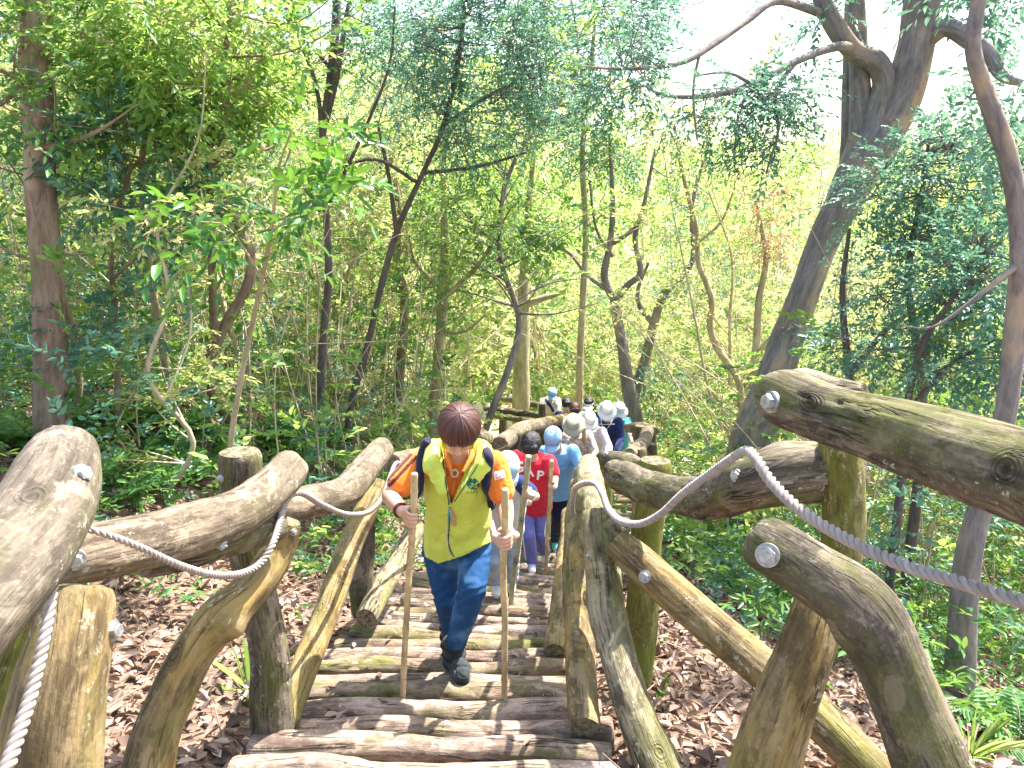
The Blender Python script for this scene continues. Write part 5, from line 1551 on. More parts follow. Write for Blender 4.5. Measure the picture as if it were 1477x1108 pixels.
def unit(v): return v / (np.linalg.norm(v, axis=-1, keepdims=True) + 1e-9)

def leaves_mesh(name, pos, d, nrm, L, Wd, tint, curl=0.18, fold=0.22):
    """one six-cornered folded blade per row"""
    n = len(pos)
    d = unit(d); nrm = unit(nrm - d * (nrm * d).sum(1, keepdims=True)); s = np.cross(d, nrm)
    L = L[:, None]; Wd = Wd[:, None]
    base = pos
    tip = pos + d * L - nrm * L * curl
    a = 0.32; b_ = 0.68
    up = nrm * Wd * fold
    l1 = pos + d * L * a + s * Wd * 0.5 + up - nrm * L * curl * 0.15
    l2 = pos + d * L * b_ + s * Wd * 0.40 + up - nrm * L * curl * 0.5
    r1 = pos + d * L * a - s * Wd * 0.5 + up - nrm * L * curl * 0.15
    r2 = pos + d * L * b_ - s * Wd * 0.40 + up - nrm * L * curl * 0.5
    v = np.stack([base, l1, l2, tip, r2, r1], 1).reshape(-1, 3)
    i = np.arange(n)[:, None] * 6
    f = np.stack([i + 0, i + 1, i + 2, i + 3, i + 0, i + 3, i + 4, i + 5], -1).reshape(-1, 4)
    tt = np.repeat(tint, 6)
    return np_mesh(name, v, f.ravel(), np.full(len(f), 4), None, {'tint': ('FLOAT', tt)})

def sprays(rng, cen, dirs, n_leaf, spread, leaf_L, leaf_W, droop=0.3):
    """leaves arranged along short twigs: cen (m,3), dirs (m,3)"""
    m = len(cen)
    dirs = unit(dirs)
    t = np.tile(np.linspace(0.1, 1.0, n_leaf), (m, 1)) + rng.uniform(-0.04, 0.04, (m, n_leaf))
    side = np.where(np.arange(n_leaf) % 2 == 0, 1, -1)[None, :, None]
    upv = np.array([0, 0, 1.0]) + rng.normal(0, 0.35, (m, 3))
    sv = unit(np.cross(dirs, upv)); nv = unit(np.cross(sv, dirs))
    ln = spread * rng.uniform(0.7, 1.3, (m, 1, 1))
    pos = cen[:, None] + dirs[:, None] * t[..., None] * ln - np.array([0, 0, 1.0]) * (t[..., None] ** 2) * ln * droop
    pos = pos + rng.normal(0, spread * 0.03, pos.shape)
    d = dirs[:, None] * (0.45 + 0.5 * t[..., None]) + sv[:, None] * side * (1.1 - 0.6 * t[..., None]) + rng.normal(0, 0.22, pos.shape) - np.array([0, 0, 1.0]) * droop * 0.6
    nn = nv[:, None] + rng.normal(0, 0.35, pos.shape)
    k = m * n_leaf
    L = rng.uniform(0.7, 1.25, k) * leaf_L; Wd = L * (leaf_W / leaf_L) * rng.uniform(0.8, 1.2, k)
    tm = rng.uniform(0, 1, (m, 1))
    tint = np.clip(0.55 * tm + 0.45 * rng.uniform(0, 1, (m, n_leaf)), 0, 1).ravel()
    twigs = [(cen[i], cen[i] + dirs[i] * ln[i, 0, 0] * 0.5 - np.array([0, 0, droop * ln[i, 0, 0] * 0.25]), cen[i] + dirs[i] * ln[i, 0, 0] - np.array([0, 0, droop * ln[i, 0, 0]])) for i in range(m)]
    return pos.reshape(-1, 3), d.reshape(-1, 3), nn.reshape(-1, 3), L, Wd, tint, twigs

def put_mesh(name, me, mat, parent=None, base=None):
    o = link(name, me, mat, None, smooth=not name.startswith(('crown', 'foliage')))
    if parent is not None: o.parent = parent
    return o

def shift(me, base):
    me.transform(Matrix.Translation(-Vector(base)))

# ---------- trees seen one by one in the photograph
def pxpath(pts):
    out = []
    for (u, v, Y, d) in pts:
        q = P(u, v, Y); out.append((q.x, q.y, q.z, d * 0.5 * mpp(u, v, Y)))
    return out

def hero_tree(label, paths, regions, bark, leaf, seed, base=None, name='tree', group=None, nleaf=11, to_ground=True, twig_step=0.12):
    """paths: pixel rows for trunk and limbs; regions: (u, v, Y, radius u px, radius v px, depth m, number of sprays, leaf length, leaf width, spray length)"""
    rng = np.random.default_rng(seed)
    ctr = [pxpath(p) for p in paths]
    if to_ground:
        x, y, z, r = ctr[0][0]
        g = gz(x, y)
        if z > g - 0.1: ctr[0].insert(0, (x - (ctr[0][1][0] - x) * 0.2, y, min(g - 0.15, z - 0.1), r * 1.15))
    b = Vector(ctr[0][0][:3]); 
    root = empty(name, b)
    tag(root, label, 'tree', group)
    sk = np.vstack([spline(c, 0.15) for c in ctr])
    PP, TW = [], []
    for (u, v, Y, ru, rv, dep, cnt, lL, lW, sl) in regions:
        c = np.array(P(u, v, Y)); m_ = mpp(u, v, Y)
        q = unit(rng.normal(0, 1, (cnt, 3))) * (rng.uniform(0.15, 1, (cnt, 1)) ** 0.45)
        # clump the sprays
        kc = max(3, cnt // 14)
        cc = unit(rng.normal(0, 1, (kc, 3))) * (rng.uniform(0.2, 1, (kc, 1)) ** 0.5)
        pick = rng.integers(0, kc, cnt)
        q = cc[pick] * 0.85 + rng.normal(0, 0.20, (cnt, 3))
        pos = c + q * np.array([ru * m_, dep, rv * m_])
        hubs = c + cc * 0.85 * np.array([ru * m_, dep, rv * m_])
        dirs = unit(pos - hubs[pick]) * 0.7 + unit(hubs[pick] - c) * 0.4 + rng.normal(0, 0.25, pos.shape)
        PP.append(sprays(rng, pos, dirs, nleaf, sl, lL, lW))
        # limbs: skeleton -> hub -> sprays
        for h in hubs:
            j = np.argmin(np.linalg.norm(sk[:, :3] - h, axis=1)); s0 = sk[j, :3]
            ln = np.linalg.norm(h - s0)
            mid = (s0 + h) / 2 + rng.normal(0, 0.08, 3) * ln + np.array([0, 0, -0.06 * ln])
            r0 = min(sk[j, 3] * 0.5, 0.006 + 0.008 * ln)
            TW.append([(*s0, r0), (*mid, r0 * 0.7), (*h, r0 * 0.35)])
        for i in range(0, cnt, 2):
            h = hubs[pick[i]]; TW.append([(*h, 0.004), (*((h + pos[i]) / 2 + rng.normal(0, 0.03, 3)), 0.003), (*pos[i], 0.002)])
    if PP:
        cat_ = [np.concatenate([p[k] for p in PP]) for k in range(6)]
        me = leaves_mesh('crown', *cat_)
        shift(me, b); put_mesh('crown', me, leaf, root)
    me = tubes('trunk', ctr + TW, 12, 0.07); shift(me, b); put_mesh('trunk', me, bark, root)
    return root

G_EDGE = None
# big reddish trunk at the left
hero_tree('straight reddish brown trunk at the far left edge of the photo', [
    [(75, 600, 6.6, 50), (74, 520, 6.6, 46), (72, 430, 6.6, 42), (64, 330, 6.6, 40), (55, 200, 6.6, 40), (52, 60, 6.6, 42), (60, -120, 6.6, 38), (80, -300, 6.6, 30)],
    [(58, 150, 6.6, 12), (20, 110, 6.2, 8), (-40, 90, 6.0, 5)], [(60, 215, 6.6, 12), (130, 195, 6.3, 6), (200, 150, 6.2, 1.5)], [(55, 100, 6.6, 10), (0, 150, 6.1, 7), (-60, 170, 6.0, 5)]],
    [(60, -80, 6.6, 190, 70, 1.2, 170, 0.075, 0.03, 0.32), (20, 90, 6.2, 90, 100, 0.7, 70, 0.07, 0.03, 0.3)], BK_BROWN, LF_GREEN, 1)
# leafy tree upper left, bright and dark clumps
hero_tree('leafy tree with a broad bright green crown filling the upper left', [
    [(250, 640, 8.2, 12), (235, 500, 8.0, 11), (215, 380, 7.8, 10), (205, 230, 7.6, 9), (240, 100, 7.4, 8), (290, -40, 7.3, 5)],
    [(215, 380, 7.8, 7), (180, 250, 7.3, 6), (150, 120, 7.0, 4)], [(205, 240, 7.6, 7), (290, 180, 7.2, 6), (360, 120, 7.0, 4)]],
    [(270, 60, 7.2, 150, 95, 0.9, 420, 0.085, 0.034, 0.34), (170, 40, 7.4, 110, 80, 0.9, 180, 0.085, 0.034, 0.34), (330, 150, 6.9, 90, 60, 0.6, 150, 0.085, 0.036, 0.3), (170, 190, 7.6, 90, 80, 0.7, 110, 0.08, 0.034, 0.3)], BK_PALE, LF_BRIGHT, 2)
hero_tree('dark leaved shrub tree under the bright crown at upper left', [
    [(170, 640, 7.4, 9), (168, 480, 7.3, 8), (160, 350, 7.2, 7), (190, 240, 7.0, 5)], [(165, 400, 7.25, 6), (240, 330, 7.0, 4), (300, 280, 6.8, 3)]],
    [(200, 210, 6.9, 110, 50, 0.6, 130, 0.08, 0.034, 0.3), (230, 300, 7.0, 120, 70, 0.6, 120, 0.08, 0.034, 0.3), (120, 470, 7.0, 110, 80, 0.6, 70, 0.08, 0.03, 0.3)], BK_BROWN, LF_TEAL, 3)
# large-leaved glossy sapling
hero_tree('sapling with big glossy drooping leaves, left of the dark multi stemmed tree', [
    [(330, 680, 5.9, 9), (345, 560, 5.8, 8), (372, 430, 5.6, 7), (392, 330, 5.4, 6), (400, 250, 5.3, 4), (420, 190, 5.2, 3)],
    [(385, 340, 5.4, 4), (440, 300, 5.2, 3), (500, 300, 5.1, 2)], [(378, 400, 5.5, 4), (330, 330, 5.3, 3), (290, 320, 5.2, 2)]],
    [(440, 205, 5.2, 60, 45, 0.35, 15, 0.12, 0.046, 0.34), (400, 280, 5.3, 110, 70, 0.5, 26, 0.12, 0.048, 0.34), (480, 310, 5.1, 50, 40, 0.3, 8, 0.12, 0.046, 0.3), (290, 320, 5.3, 60, 70, 0.4, 12, 0.12, 0.046, 0.3)], BK_PALE, LF_BIG, 4, nleaf=8)
# dark multi-stemmed tree
hero_tree('dark multi stemmed tree reaching up at the left of centre', [
    [(462, 600, 9.2, 14), (466, 500, 9.2, 12), (474, 400, 9.1, 11), (470, 300, 9.0, 10), (466, 200, 8.9, 10), (480, 90, 8.8, 13), (488, -40, 8.8, 11), (492, -150, 8.8, 8)],
    [(466, 210, 8.9, 8), (455, 120, 8.7, 6), (420, 30, 8.5, 5), (400, -40, 8.4, 3)], [(470, 180, 8.9, 8), (488, 100, 8.7, 8), (500, 20, 8.6, 6), (520, -60, 8.6, 4)],
    [(472, 300, 9.0, 7), (520, 200, 8.7, 5), (560, 100, 8.5, 4), (570, 10, 8.4, 3)], [(478, 100, 8.8, 6), (440, 60, 8.6, 4), (380, 20, 8.4, 3)]],
    [(480, -40, 8.7, 120, 60, 0.9, 120, 0.06, 0.02, 0.3), (540, 60, 8.6, 60, 60, 0.7, 60, 0.06, 0.02, 0.28)], BK_DARK, LF_TEAL, 5)
# slanting dark tree with bluish crown at top centre
hero_tree('dark slanting tree with a bluish green crown at top centre', [
    [(505, 590, 9.8, 10), (530, 500, 9.8, 9.5), (548, 420, 9.7, 9), (572, 335, 9.6, 9), (610, 250, 9.4, 8), (640, 180, 9.3, 7), (662, 80, 9.1, 8), (672, -20, 9.0, 6)],
    [(572, 335, 9.6, 7), (560, 250, 9.4, 6), (545, 180, 9.3, 4)], [(640, 180, 9.3, 6), (720, 130, 9.0, 5), (780, 110, 8.9, 3)], [(610, 250, 9.4, 6), (690, 240, 9.1, 5), (760, 220, 9.0, 3)],
    [(600, 262, 9.4, 6), (540, 230, 9.2, 5), (470, 250, 9.0, 3)]],
    [(690, 60, 8.9, 130, 90, 0.9, 420, 0.062, 0.02, 0.28), (700, 180, 9.0, 110, 80, 0.8, 220, 0.062, 0.02, 0.28), (590, 150, 9.2, 70, 110, 0.8, 110, 0.062, 0.02, 0.28), (740, 20, 9.0, 110, 60, 0.9, 260, 0.062, 0.02, 0.28), (800, 100, 9.2, 70, 60, 0.8, 130, 0.062, 0.02, 0.28)], BK_DARK, LF_TEAL, 6)
hero_tree('slim forked tree rising just above the head of the woman in the lime vest', [
    [(626, 600, 11.0, 17), (633, 520, 11.0, 16), (638, 440, 11.0, 15), (641, 340, 10.9, 11), (640, 240, 10.8, 8), (645, 150, 10.7, 5)],
    [(638, 430, 11.0, 9), (668, 405, 10.8, 8), (695, 375, 10.7, 6), (725, 320, 10.6, 4)], [(636, 480, 11.0, 7), (670, 478, 10.8, 5), (700, 455, 10.6, 3)], [(640, 420, 11, 7), (600, 380, 10.9, 5), (590, 340, 10.8, 3)]],
    [(650, 330, 10.7, 80, 90, 0.8, 120, 0.07, 0.03, 0.3), (715, 300, 10.6, 60, 60, 0.7, 70, 0.07, 0.03, 0.3), (620, 440, 10.7, 50, 40, 0.6, 30, 0.07, 0.03, 0.3)], BK_PALE, LF_GREEN, 7)
hero_tree('mottled thin trunk left of the woman in the lime vest', [
    [(572, 600, 12.0, 15), (578, 520, 12.0, 14), (584, 430, 12.0, 13), (572, 380, 11.9, 11), (575, 300, 11.8, 9), (560, 200, 11.7, 6)]],
    [(560, 300, 11.7, 80, 70, 0.8, 90, 0.075, 0.03, 0.3), (550, 460, 11.6, 60, 50, 0.6, 50, 0.07, 0.03, 0.3)], BK_BROWN, LF_GREEN, 8)
hero_tree('thick pale mottled trunk with a short level branch, near the middle of the thicket', [
    [(752, 610, 15.0, 26), (752, 540, 15.0, 24), (754, 470, 15.0, 20), (755, 420, 15.0, 16), (760, 330, 14.9, 11), (770, 220, 14.8, 7)],
    [(756, 440, 15.0, 12), (785, 430, 14.8, 9), (816, 422, 14.6, 3)]],
    [(760, 300, 14.6, 70, 80, 1.0, 110, 0.09, 0.04, 0.35), (800, 330, 14.4, 60, 40, 0.8, 60, 0.10, 0.045, 0.35)], BK_PALE, LF_GREEN, 9)
hero_tree('pale trunked tree with bluish clumps against the bright sky, right of top centre', [
    [(835, 600, 14.5, 11), (838, 480, 14.4, 10), (845, 340, 14.2, 9), (840, 220, 14.0, 8), (852, 100, 13.8, 6), (860, 10, 13.6, 4)]],
    [(850, 60, 13.6, 90, 70, 1.2, 260, 0.085, 0.03, 0.36), (930, 30, 13.4, 60, 40, 0.8, 90, 0.085, 0.03, 0.36), (870, 190, 13.6, 80, 70, 1.0, 170, 0.085, 0.03, 0.36), (700, 110, 13.4, 130, 90, 1.0, 260, 0.085, 0.03, 0.36), (560, 70, 13.4, 130, 90, 1.0, 230, 0.085, 0.03, 0.36)], BK_PALE, LF_TEAL, 19)
# Y-shaped crooked trees right of centre
hero_tree('crooked Y shaped tree behind the hiker in the pale grey bucket hat', [
    [(922, 650, 13.2, 26), (915, 600, 13.2, 23), (906, 555, 13.2, 20), (898, 500, 13.2, 16), (886, 440, 13.1, 14), (888, 430, 13.1, 12)],
    [(888, 436, 13.1, 12), (872, 400, 13.0, 11), (880, 350, 13.0, 9), (884, 300, 12.9, 8), (880, 210, 12.8, 5)],
    [(888, 434, 13.1, 11), (905, 412, 13.0, 10), (924, 392, 12.9, 9), (916, 345, 12.9, 8), (930, 290, 12.8, 6), (945, 215, 12.7, 4)],
    [(880, 352, 13.0, 8), (905, 338, 12.9, 7), (935, 310, 12.8, 4)],
    [(886, 425, 13.1, 7), (850, 400, 12.9, 5), (820, 365, 12.8, 4), (790, 350, 12.7, 3)],
    [(884, 370, 13.0, 6), (860, 330, 12.9, 4), (850, 260, 12.8, 3)]],
    [(890, 200, 12.7, 90, 60, 0.8, 120, 0.07, 0.028, 0.32), (830, 330, 12.6, 60, 40, 0.7, 45, 0.12, 0.05, 0.34), (960, 250, 12.6, 60, 60, 0.7, 50, 0.07, 0.028, 0.3)], BK_GREY, LF_GREEN, 10)
hero_tree('crooked side stem leaning right beside the Y shaped tree', [
    [(915, 575, 13.6, 14), (930, 520, 13.6, 14), (945, 460, 13.5, 13), (958, 425, 13.5, 12), (985, 398, 13.4, 10), (1000, 370, 13.3, 8), (998, 300, 13.2, 6), (1015, 230, 13.1, 4)],
    [(945, 470, 13.5, 9), (925, 445, 13.4, 8), (920, 420, 13.4, 6), (935, 380, 13.3, 4)]],
    [(1000, 300, 13.0, 60, 70, 0.8, 70, 0.065, 0.025, 0.3), (945, 540, 13.2, 40, 40, 0.5, 50, 0.07, 0.035, 0.3), (990, 380, 13.0, 60, 40, 0.6, 50, 0.065, 0.025, 0.3)], BK_GREY, LF_TEAL, 11)
hero_tree('wavy thin stem curving up to the left of the huge leaning tree', [
    [(1068, 580, 11.8, 11), (1060, 540, 11.8, 10), (1036, 505, 11.7, 10), (1024, 470, 11.7, 9), (1026, 430, 11.6, 9), (1008, 380, 11.6, 8), (1004, 330, 11.5, 7), (985, 250, 11.4, 6), (972, 180, 11.3, 4)],
    [(1006, 350, 11.5, 5), (1040, 320, 11.3, 4), (1060, 270, 11.2, 3)]],
    [(980, 200, 11.2, 60, 50, 0.6, 60, 0.06, 0.024, 0.28), (1050, 290, 11.1, 55, 50, 0.6, 50, 0.06, 0.024, 0.28)], BK_PALE, LF_YEL, 12)
hero_tree('forked thin stem right against the foot of the huge leaning tree', [
    [(1082, 600, 10.8, 15), (1088, 540, 10.8, 13), (1092, 480, 10.8, 11), (1095, 430, 10.7, 10), (1105, 370, 10.6, 8), (1090, 290, 10.6, 5)],
    [(1090, 515, 10.8, 9), (1110, 490, 10.6, 9), (1130, 470, 10.5, 6)]],
    [(1100, 330, 10.4, 80, 60, 0.6, 110, 0.055, 0.02, 0.26)], BK_PALE, LF_DRY, 13)
# the huge leaning tree
hero_tree('huge leaning tree with thick forking limbs against the sky at upper right', [
    [(1085, 650, 9.6, 66), (1112, 560, 9.6, 54), (1139, 480, 9.6, 46), (1167, 404, 9.5, 42), (1190, 345, 9.5, 44), (1213, 300, 9.4, 48), (1236, 253, 9.4, 58), (1258, 212, 9.4, 72), (1268, 190, 9.4, 66)],
    [(1216, 296, 9.4, 30), (1246, 238, 9.4, 50), (1275, 185, 9.4, 62), (1300, 140, 9.3, 56), (1320, 70, 9.2, 50), (1330, 0, 9.2, 50), (1350, -120, 9.1, 44), (1370, -260, 9.0, 36)],
    [(1222, 288, 9.4, 18), (1236, 225, 9.4, 30), (1241, 160, 9.4, 30), (1238, 80, 9.4, 27), (1234, 0, 9.4, 25), (1225, -120, 9.4, 18)],
    [(1220, 288, 9.4, 20), (1246, 222, 9.35, 36), (1263, 165, 9.3, 34), (1275, 118, 9.25, 32), (1262, 88, 9.2, 32), (1232, 74, 9.15, 28), (1208, 44, 9.1, 28), (1186, 0, 9.1, 24), (1172, -70, 9.0, 18)],
    [(1204, 325, 9.5, 14), (1218, 262, 9.55, 20), (1222, 200, 9.6, 18), (1224, 100, 9.6, 16), (1226, 0, 9.6, 14)],
    [(1240, 70, 9.2, 18), (1205, 68, 8.9, 13), (1150, 88, 8.5, 11), (1085, 122, 8.2, 9), (1020, 138, 8.0, 8), (962, 138, 7.8, 5), (930, 125, 7.7, 1.5)],
    [(1186, 20, 9.1, 12), (1122, 2, 8.6, 11), (1080, 28, 8.3, 11), (1035, 60, 8.0, 10), (990, 88, 7.8, 8), (935, 98, 7.6, 6), (880, 99, 7.5, 4), (828, 94, 7.4, 1.2)],
    [(1330, 60, 9.2, 34), (1365, 40, 9.0, 28), (1400, 60, 8.8, 26), (1425, 78, 8.7, 24), (1445, 110, 8.6, 16), (1475, 120, 8.5, 10)],
    [(1150, 88, 8.5, 7), (1120, 130, 8.3, 5), (1122, 190, 8.2, 4), (1105, 250, 8.1, 3)], [(1110, 110, 8.3, 7), (1070, 150, 8.1, 5), (1060, 210, 8.0, 3)],
    [(1010, 72, 7.9, 5), (1000, 130, 7.8, 4), (1005, 200, 7.7, 3)], [(1085, 122, 8.2, 6), (1050, 105, 8.0, 4), (1000, 110, 7.9, 2)]],
    [(1120, 120, 8.3, 90, 35, 0.5, 110, 0.06, 0.024, 0.28), (1040, 150, 8.0, 100, 60, 0.5, 130, 0.06, 0.024, 0.28), (1120, 200, 8.2, 70, 60, 0.5, 110, 0.06, 0.024, 0.28), (1260, -60, 9.0, 200, 50, 0.9, 160, 0.07, 0.028, 0.3), (1215, 20, 9.0, 45, 30, 0.5, 30, 0.07, 0.028, 0.3), (900, 110, 7.6, 60, 70, 0.5, 100, 0.06, 0.022, 0.28), (890, 30, 7.7, 80, 40, 0.6, 110, 0.06, 0.022, 0.28), (1440, 20, 8.7, 50, 60, 0.5, 50, 0.09, 0.035, 0.3)], BK_GREY, LF_TEAL, 14, twig_step=0.2)
# right-hand tree
hero_tree('tall bent grey tree standing at the right edge behind the near rail', [
    [(1382, 980, 4.7, 42), (1388, 900, 4.7, 37), (1398, 800, 4.7, 34), (1412, 740, 4.7, 31), (1446, 620, 4.7, 30), (1462, 500, 4.7, 30), (1472, 400, 4.7, 29), (1468, 310, 4.7, 27), (1452, 220, 4.7, 26), (1424, 140, 4.7, 24), (1404, 70, 4.7, 21), (1412, 0, 4.7, 20), (1425, -100, 4.7, 22)],
    [(1470, 380, 4.7, 12), (1420, 420, 4.6, 7), (1350, 470, 4.6, 4), (1300, 470, 4.6, 1.2)]],
    [(1430, 150, 4.9, 60, 60, 0.3, 26, 0.06, 0.025, 0.25), (1440, -60, 4.9, 100, 40, 0.4, 60, 0.06, 0.025, 0.25)], BK_GREY, LF_TEAL, 15)
# dense small-leaved bluish mass at right
for (lab, sd, base_, regs) in (
    ('dense small leaved bluish tree to the right of the huge leaning tree', 16, [(1330, 640, 7.2, 14), (1325, 520, 7.2, 12), (1310, 400, 7.1, 10), (1330, 280, 7.0, 7), (1340, 200, 7.0, 4)],
     [(1340, 260, 7.0, 105, 95, 0.8, 300, 0.052, 0.026, 0.26), (1420, 240, 6.9, 90, 110, 0.8, 260, 0.052, 0.026, 0.26), (1310, 390, 7.0, 105, 85, 0.7, 220, 0.052, 0.026, 0.26)]),
    ('small leaved shady tree behind the near thick rail at right', 17, [(1300, 700, 6.2, 12), (1306, 600, 6.2, 11), (1330, 500, 6.1, 9), (1380, 420, 6.0, 6), (1420, 340, 6.0, 4)],
     [(1420, 400, 6.0, 100, 100, 0.6, 300, 0.05, 0.026, 0.25), (1310, 500, 6.2, 110, 60, 0.6, 120, 0.05, 0.026, 0.25), (1430, 500, 5.9, 90, 60, 0.5, 120, 0.05, 0.026, 0.25)]),
    ('thin dark tree crossing the shade just right of the huge leaning trunk', 18, [(1230, 640, 7.6, 12), (1225, 540, 7.6, 11), (1215, 430, 7.5, 9), (1225, 330, 7.4, 5)],
     [(1250, 500, 7.5, 60, 60, 0.6, 110, 0.052, 0.024, 0.26)])):
    hero_tree(lab, [base_, [base_[1], (base_[1][0] + 60, base_[1][1] - 70, base_[1][2] - .1, 6), (base_[1][0] + 130, base_[1][1] - 110, base_[1][2] - .2, 3)]], regs, BK_DARK, LF_TEAL, sd)

# ---------- slender trees of the thicket, grown from a few kinds and copied
def grow(seed, h, r0, leafL, leafW, nb, lean=0.15, low=0.22):
    rng = np.random.default_rng(seed)
    paths, cen, dr = [], [], []
    n = 7
    az = rng.uniform(0, 6.28)
    pts = []
    for i in range(n):
        f = i / (n - 1)
        pts.append((math.cos(az) * lean * h * f + rng.normal(0, 0.035) * h * (i > 0), math.sin(az) * lean * h * f + rng.normal(0, 0.035) * h * (i > 0), h * f, r0 * (1 - 0.85 * f)))
    paths.append(pts)
    sp_ = spline(pts, 0.1)
    if rng.random() < 0.6:
        j = int(len(sp_) * rng.uniform(0.15, 0.4)); b_ = sp_[j]
        a2 = rng.uniform(0, 6.28)
        p2 = [tuple(b_[:3]) + (b_[3] * 0.8,)]
        for i in range(1, 6):
            f = i / 5
            p2.append((b_[0] + math.cos(a2) * h * 0.28 * f ** 0.8 + rng.normal(0, 0.03) * h, b_[1] + math.sin(a2) * h * 0.28 * f ** 0.8, b_[2] + (h * 0.95 - b_[2]) * f, b_[3] * 0.8 * (1 - 0.85 * f)))
        paths.append(p2); sp_ = np.vstack([sp_, spline(p2, 0.1)])
    hi = sp_[sp_[:, 2] > low * h]
    for k in range(nb):
        b_ = hi[rng.integers(0, len(hi))]
        f = b_[2] / h
        L = h * rng.uniform(0.14, 0.30) * (1.15 - 0.5 * f)
        a = rng.uniform(0, 6.28); el = rng.uniform(0.1, 0.9)
        d = np.array([math.cos(a) * math.cos(el), math.sin(a) * math.cos(el), math.sin(el)])
        r = max(0.004, b_[3] * 0.45)
        p1 = b_[:3] + d * L * 0.5 + rng.normal(0, 0.05, 3) * L; p2 = b_[:3] + d * L + np.array([0, 0, rng.uniform(-0.15, 0.2) * L])
        paths.append([(*b_[:3], r), (*p1, r * 0.6), (*p2, r * 0.25)])
        for q in range(6):
            t = rng.uniform(0.35, 1.0)
            c = b_[:3] * (1 - t) + p2 * t + rng.normal(0, 0.06, 3) * L
            cen.append(c); dd = d + rng.normal(0, 0.6, 3); dr.append(dd)
    cen = np.array(cen); dr = np.array(dr)
    s = sprays(rng, cen, dr, 12, 0.30, leafL, leafW)
    tw = [[(*a_, 0.003), (*b2, 0.0025), (*c2, 0.0015)] for (a_, b2, c2) in s[6][::2]]
    return tubes('trunk', paths + tw, 8, 0.16), leaves_mesh('crown', *s[:6])

KINDS = []
for k, (h, r0, lL, lW, nb, lean, low, bk, lf) in enumerate([
        (5.5, 0.050, 0.08, 0.030, 46, 0.12, 0.25, BK_PALE, LF_GREEN), (6.5, 0.060, 0.085, 0.032, 50, 0.22, 0.35, BK_GREY, LF_BRIGHT),
        (4.2, 0.030, 0.075, 0.028, 34, 0.25, 0.10, BK_STRAW, LF_YEL), (7.0, 0.080, 0.075, 0.028, 54, 0.08, 0.40, BK_BROWN, LF_GREEN),
        (3.4, 0.022, 0.10, 0.030, 30, 0.2, 0.05, BK_STRAW, LF_BRIGHT), (5.8, 0.045, 0.06, 0.022, 52, 0.3, 0.2, BK_PALE, LF_TEAL), (5.0, 0.035, 0.07, 0.026, 36, 0.35, 0.3, BK_STRAW, LF_YEL)]):
    KINDS.append((*grow(40 + k, h, r0, lL, lW, nb, lean, low), bk, lf, h))
for kd in KINDS:
    kd[0].materials.append(kd[2]); kd[1].materials.append(kd[3])
    kd[0].polygons.foreach_set('use_smooth', np.ones(len(kd[0].polygons), dtype=bool))

TELL = {}
def proj(x, y, z):
    d = y * cp - z * sp
    return CX + FX * x / d, CY - FX * (y * sp + z * cp) / d

def slender_trees():
    rng = random.Random(21)
    n = 0
    tries = 0
    spots = []
    while n < 130 and tries < 4000:
        tries += 1
        y = rng.uniform(7.5, 26) if n > 20 else rng.uniform(6.5, 13)
        x = rng.uniform(-0.80 * y - 0.5, 0.80 * y + 0.5)
        dxp = x - float(path_x(y))
        if y < 16 and abs(dxp) < 1.9: continue
        if y < 14 and -0.6 < x < 3.4 and y > 9: continue
        uu, _ = proj(x, y, gz(x, y))
        if y < 9.8 and 400 < uu < 640: continue
        if y < 10.5 and 1050 < uu < 1290: continue
        if any((x - a) ** 2 + (y - b_) ** 2 < 0.75 for a, b_ in spots): continue
        u, _ = proj(x, y, gz(x, y))
        right = x > 0
        sky_side = u > 860
        if sky_side and y < 18:
            kinds = (2, 4, 2, 6)
        elif u < 400: kinds = (0, 1, 3, 4, 0, 5, 2)
        else: kinds = (0, 2, 4, 5, 6, 1)
        k = rng.choice(kinds)
        spots.append((x, y))
        s = rng.uniform(0.8, 1.2)
        if sky_side and y >= 18: s *= 0.8
        where = 'at far left' if u < 260 else 'left of the dark stems' if u < 460 else 'behind the woman' if u < 700 else 'above the hikers' if u < 900 else 'left of the leaning tree' if u < 1150 else 'beyond the right rail'
        kind_words = ['slim pale leafy tree', 'lanky bright green tree', 'thin yellowish sapling', 'straight brown tree', 'low sapling', 'leaning bluish tree', 'tilted sparse sapling'][k]
        dist = 'near' if y < 11 else 'mid distance' if y < 17 else 'distant'
        lab = '%s %s in the thicket %s' % (dist, kind_words, where)
        tr, cr, bk, lf, h = KINDS[k]
        root = empty('slender_tree', (x, y, gz(x, y) - 0.1))
        root.rotation_euler = (0, 0, rng.uniform(0, 6.28)); root.scale = (s, s, s * rng.uniform(0.9, 1.15))
        tag(root, lab, 'tree', 'slender trees in the thicket'); TELL.setdefault(lab, []).append(root)
        for nm, me in (('trunk', tr), ('crown', cr)):
            o = bpy.data.objects.new(nm, me); COL.objects.link(o); o.parent = root
        n += 1
slender_trees()

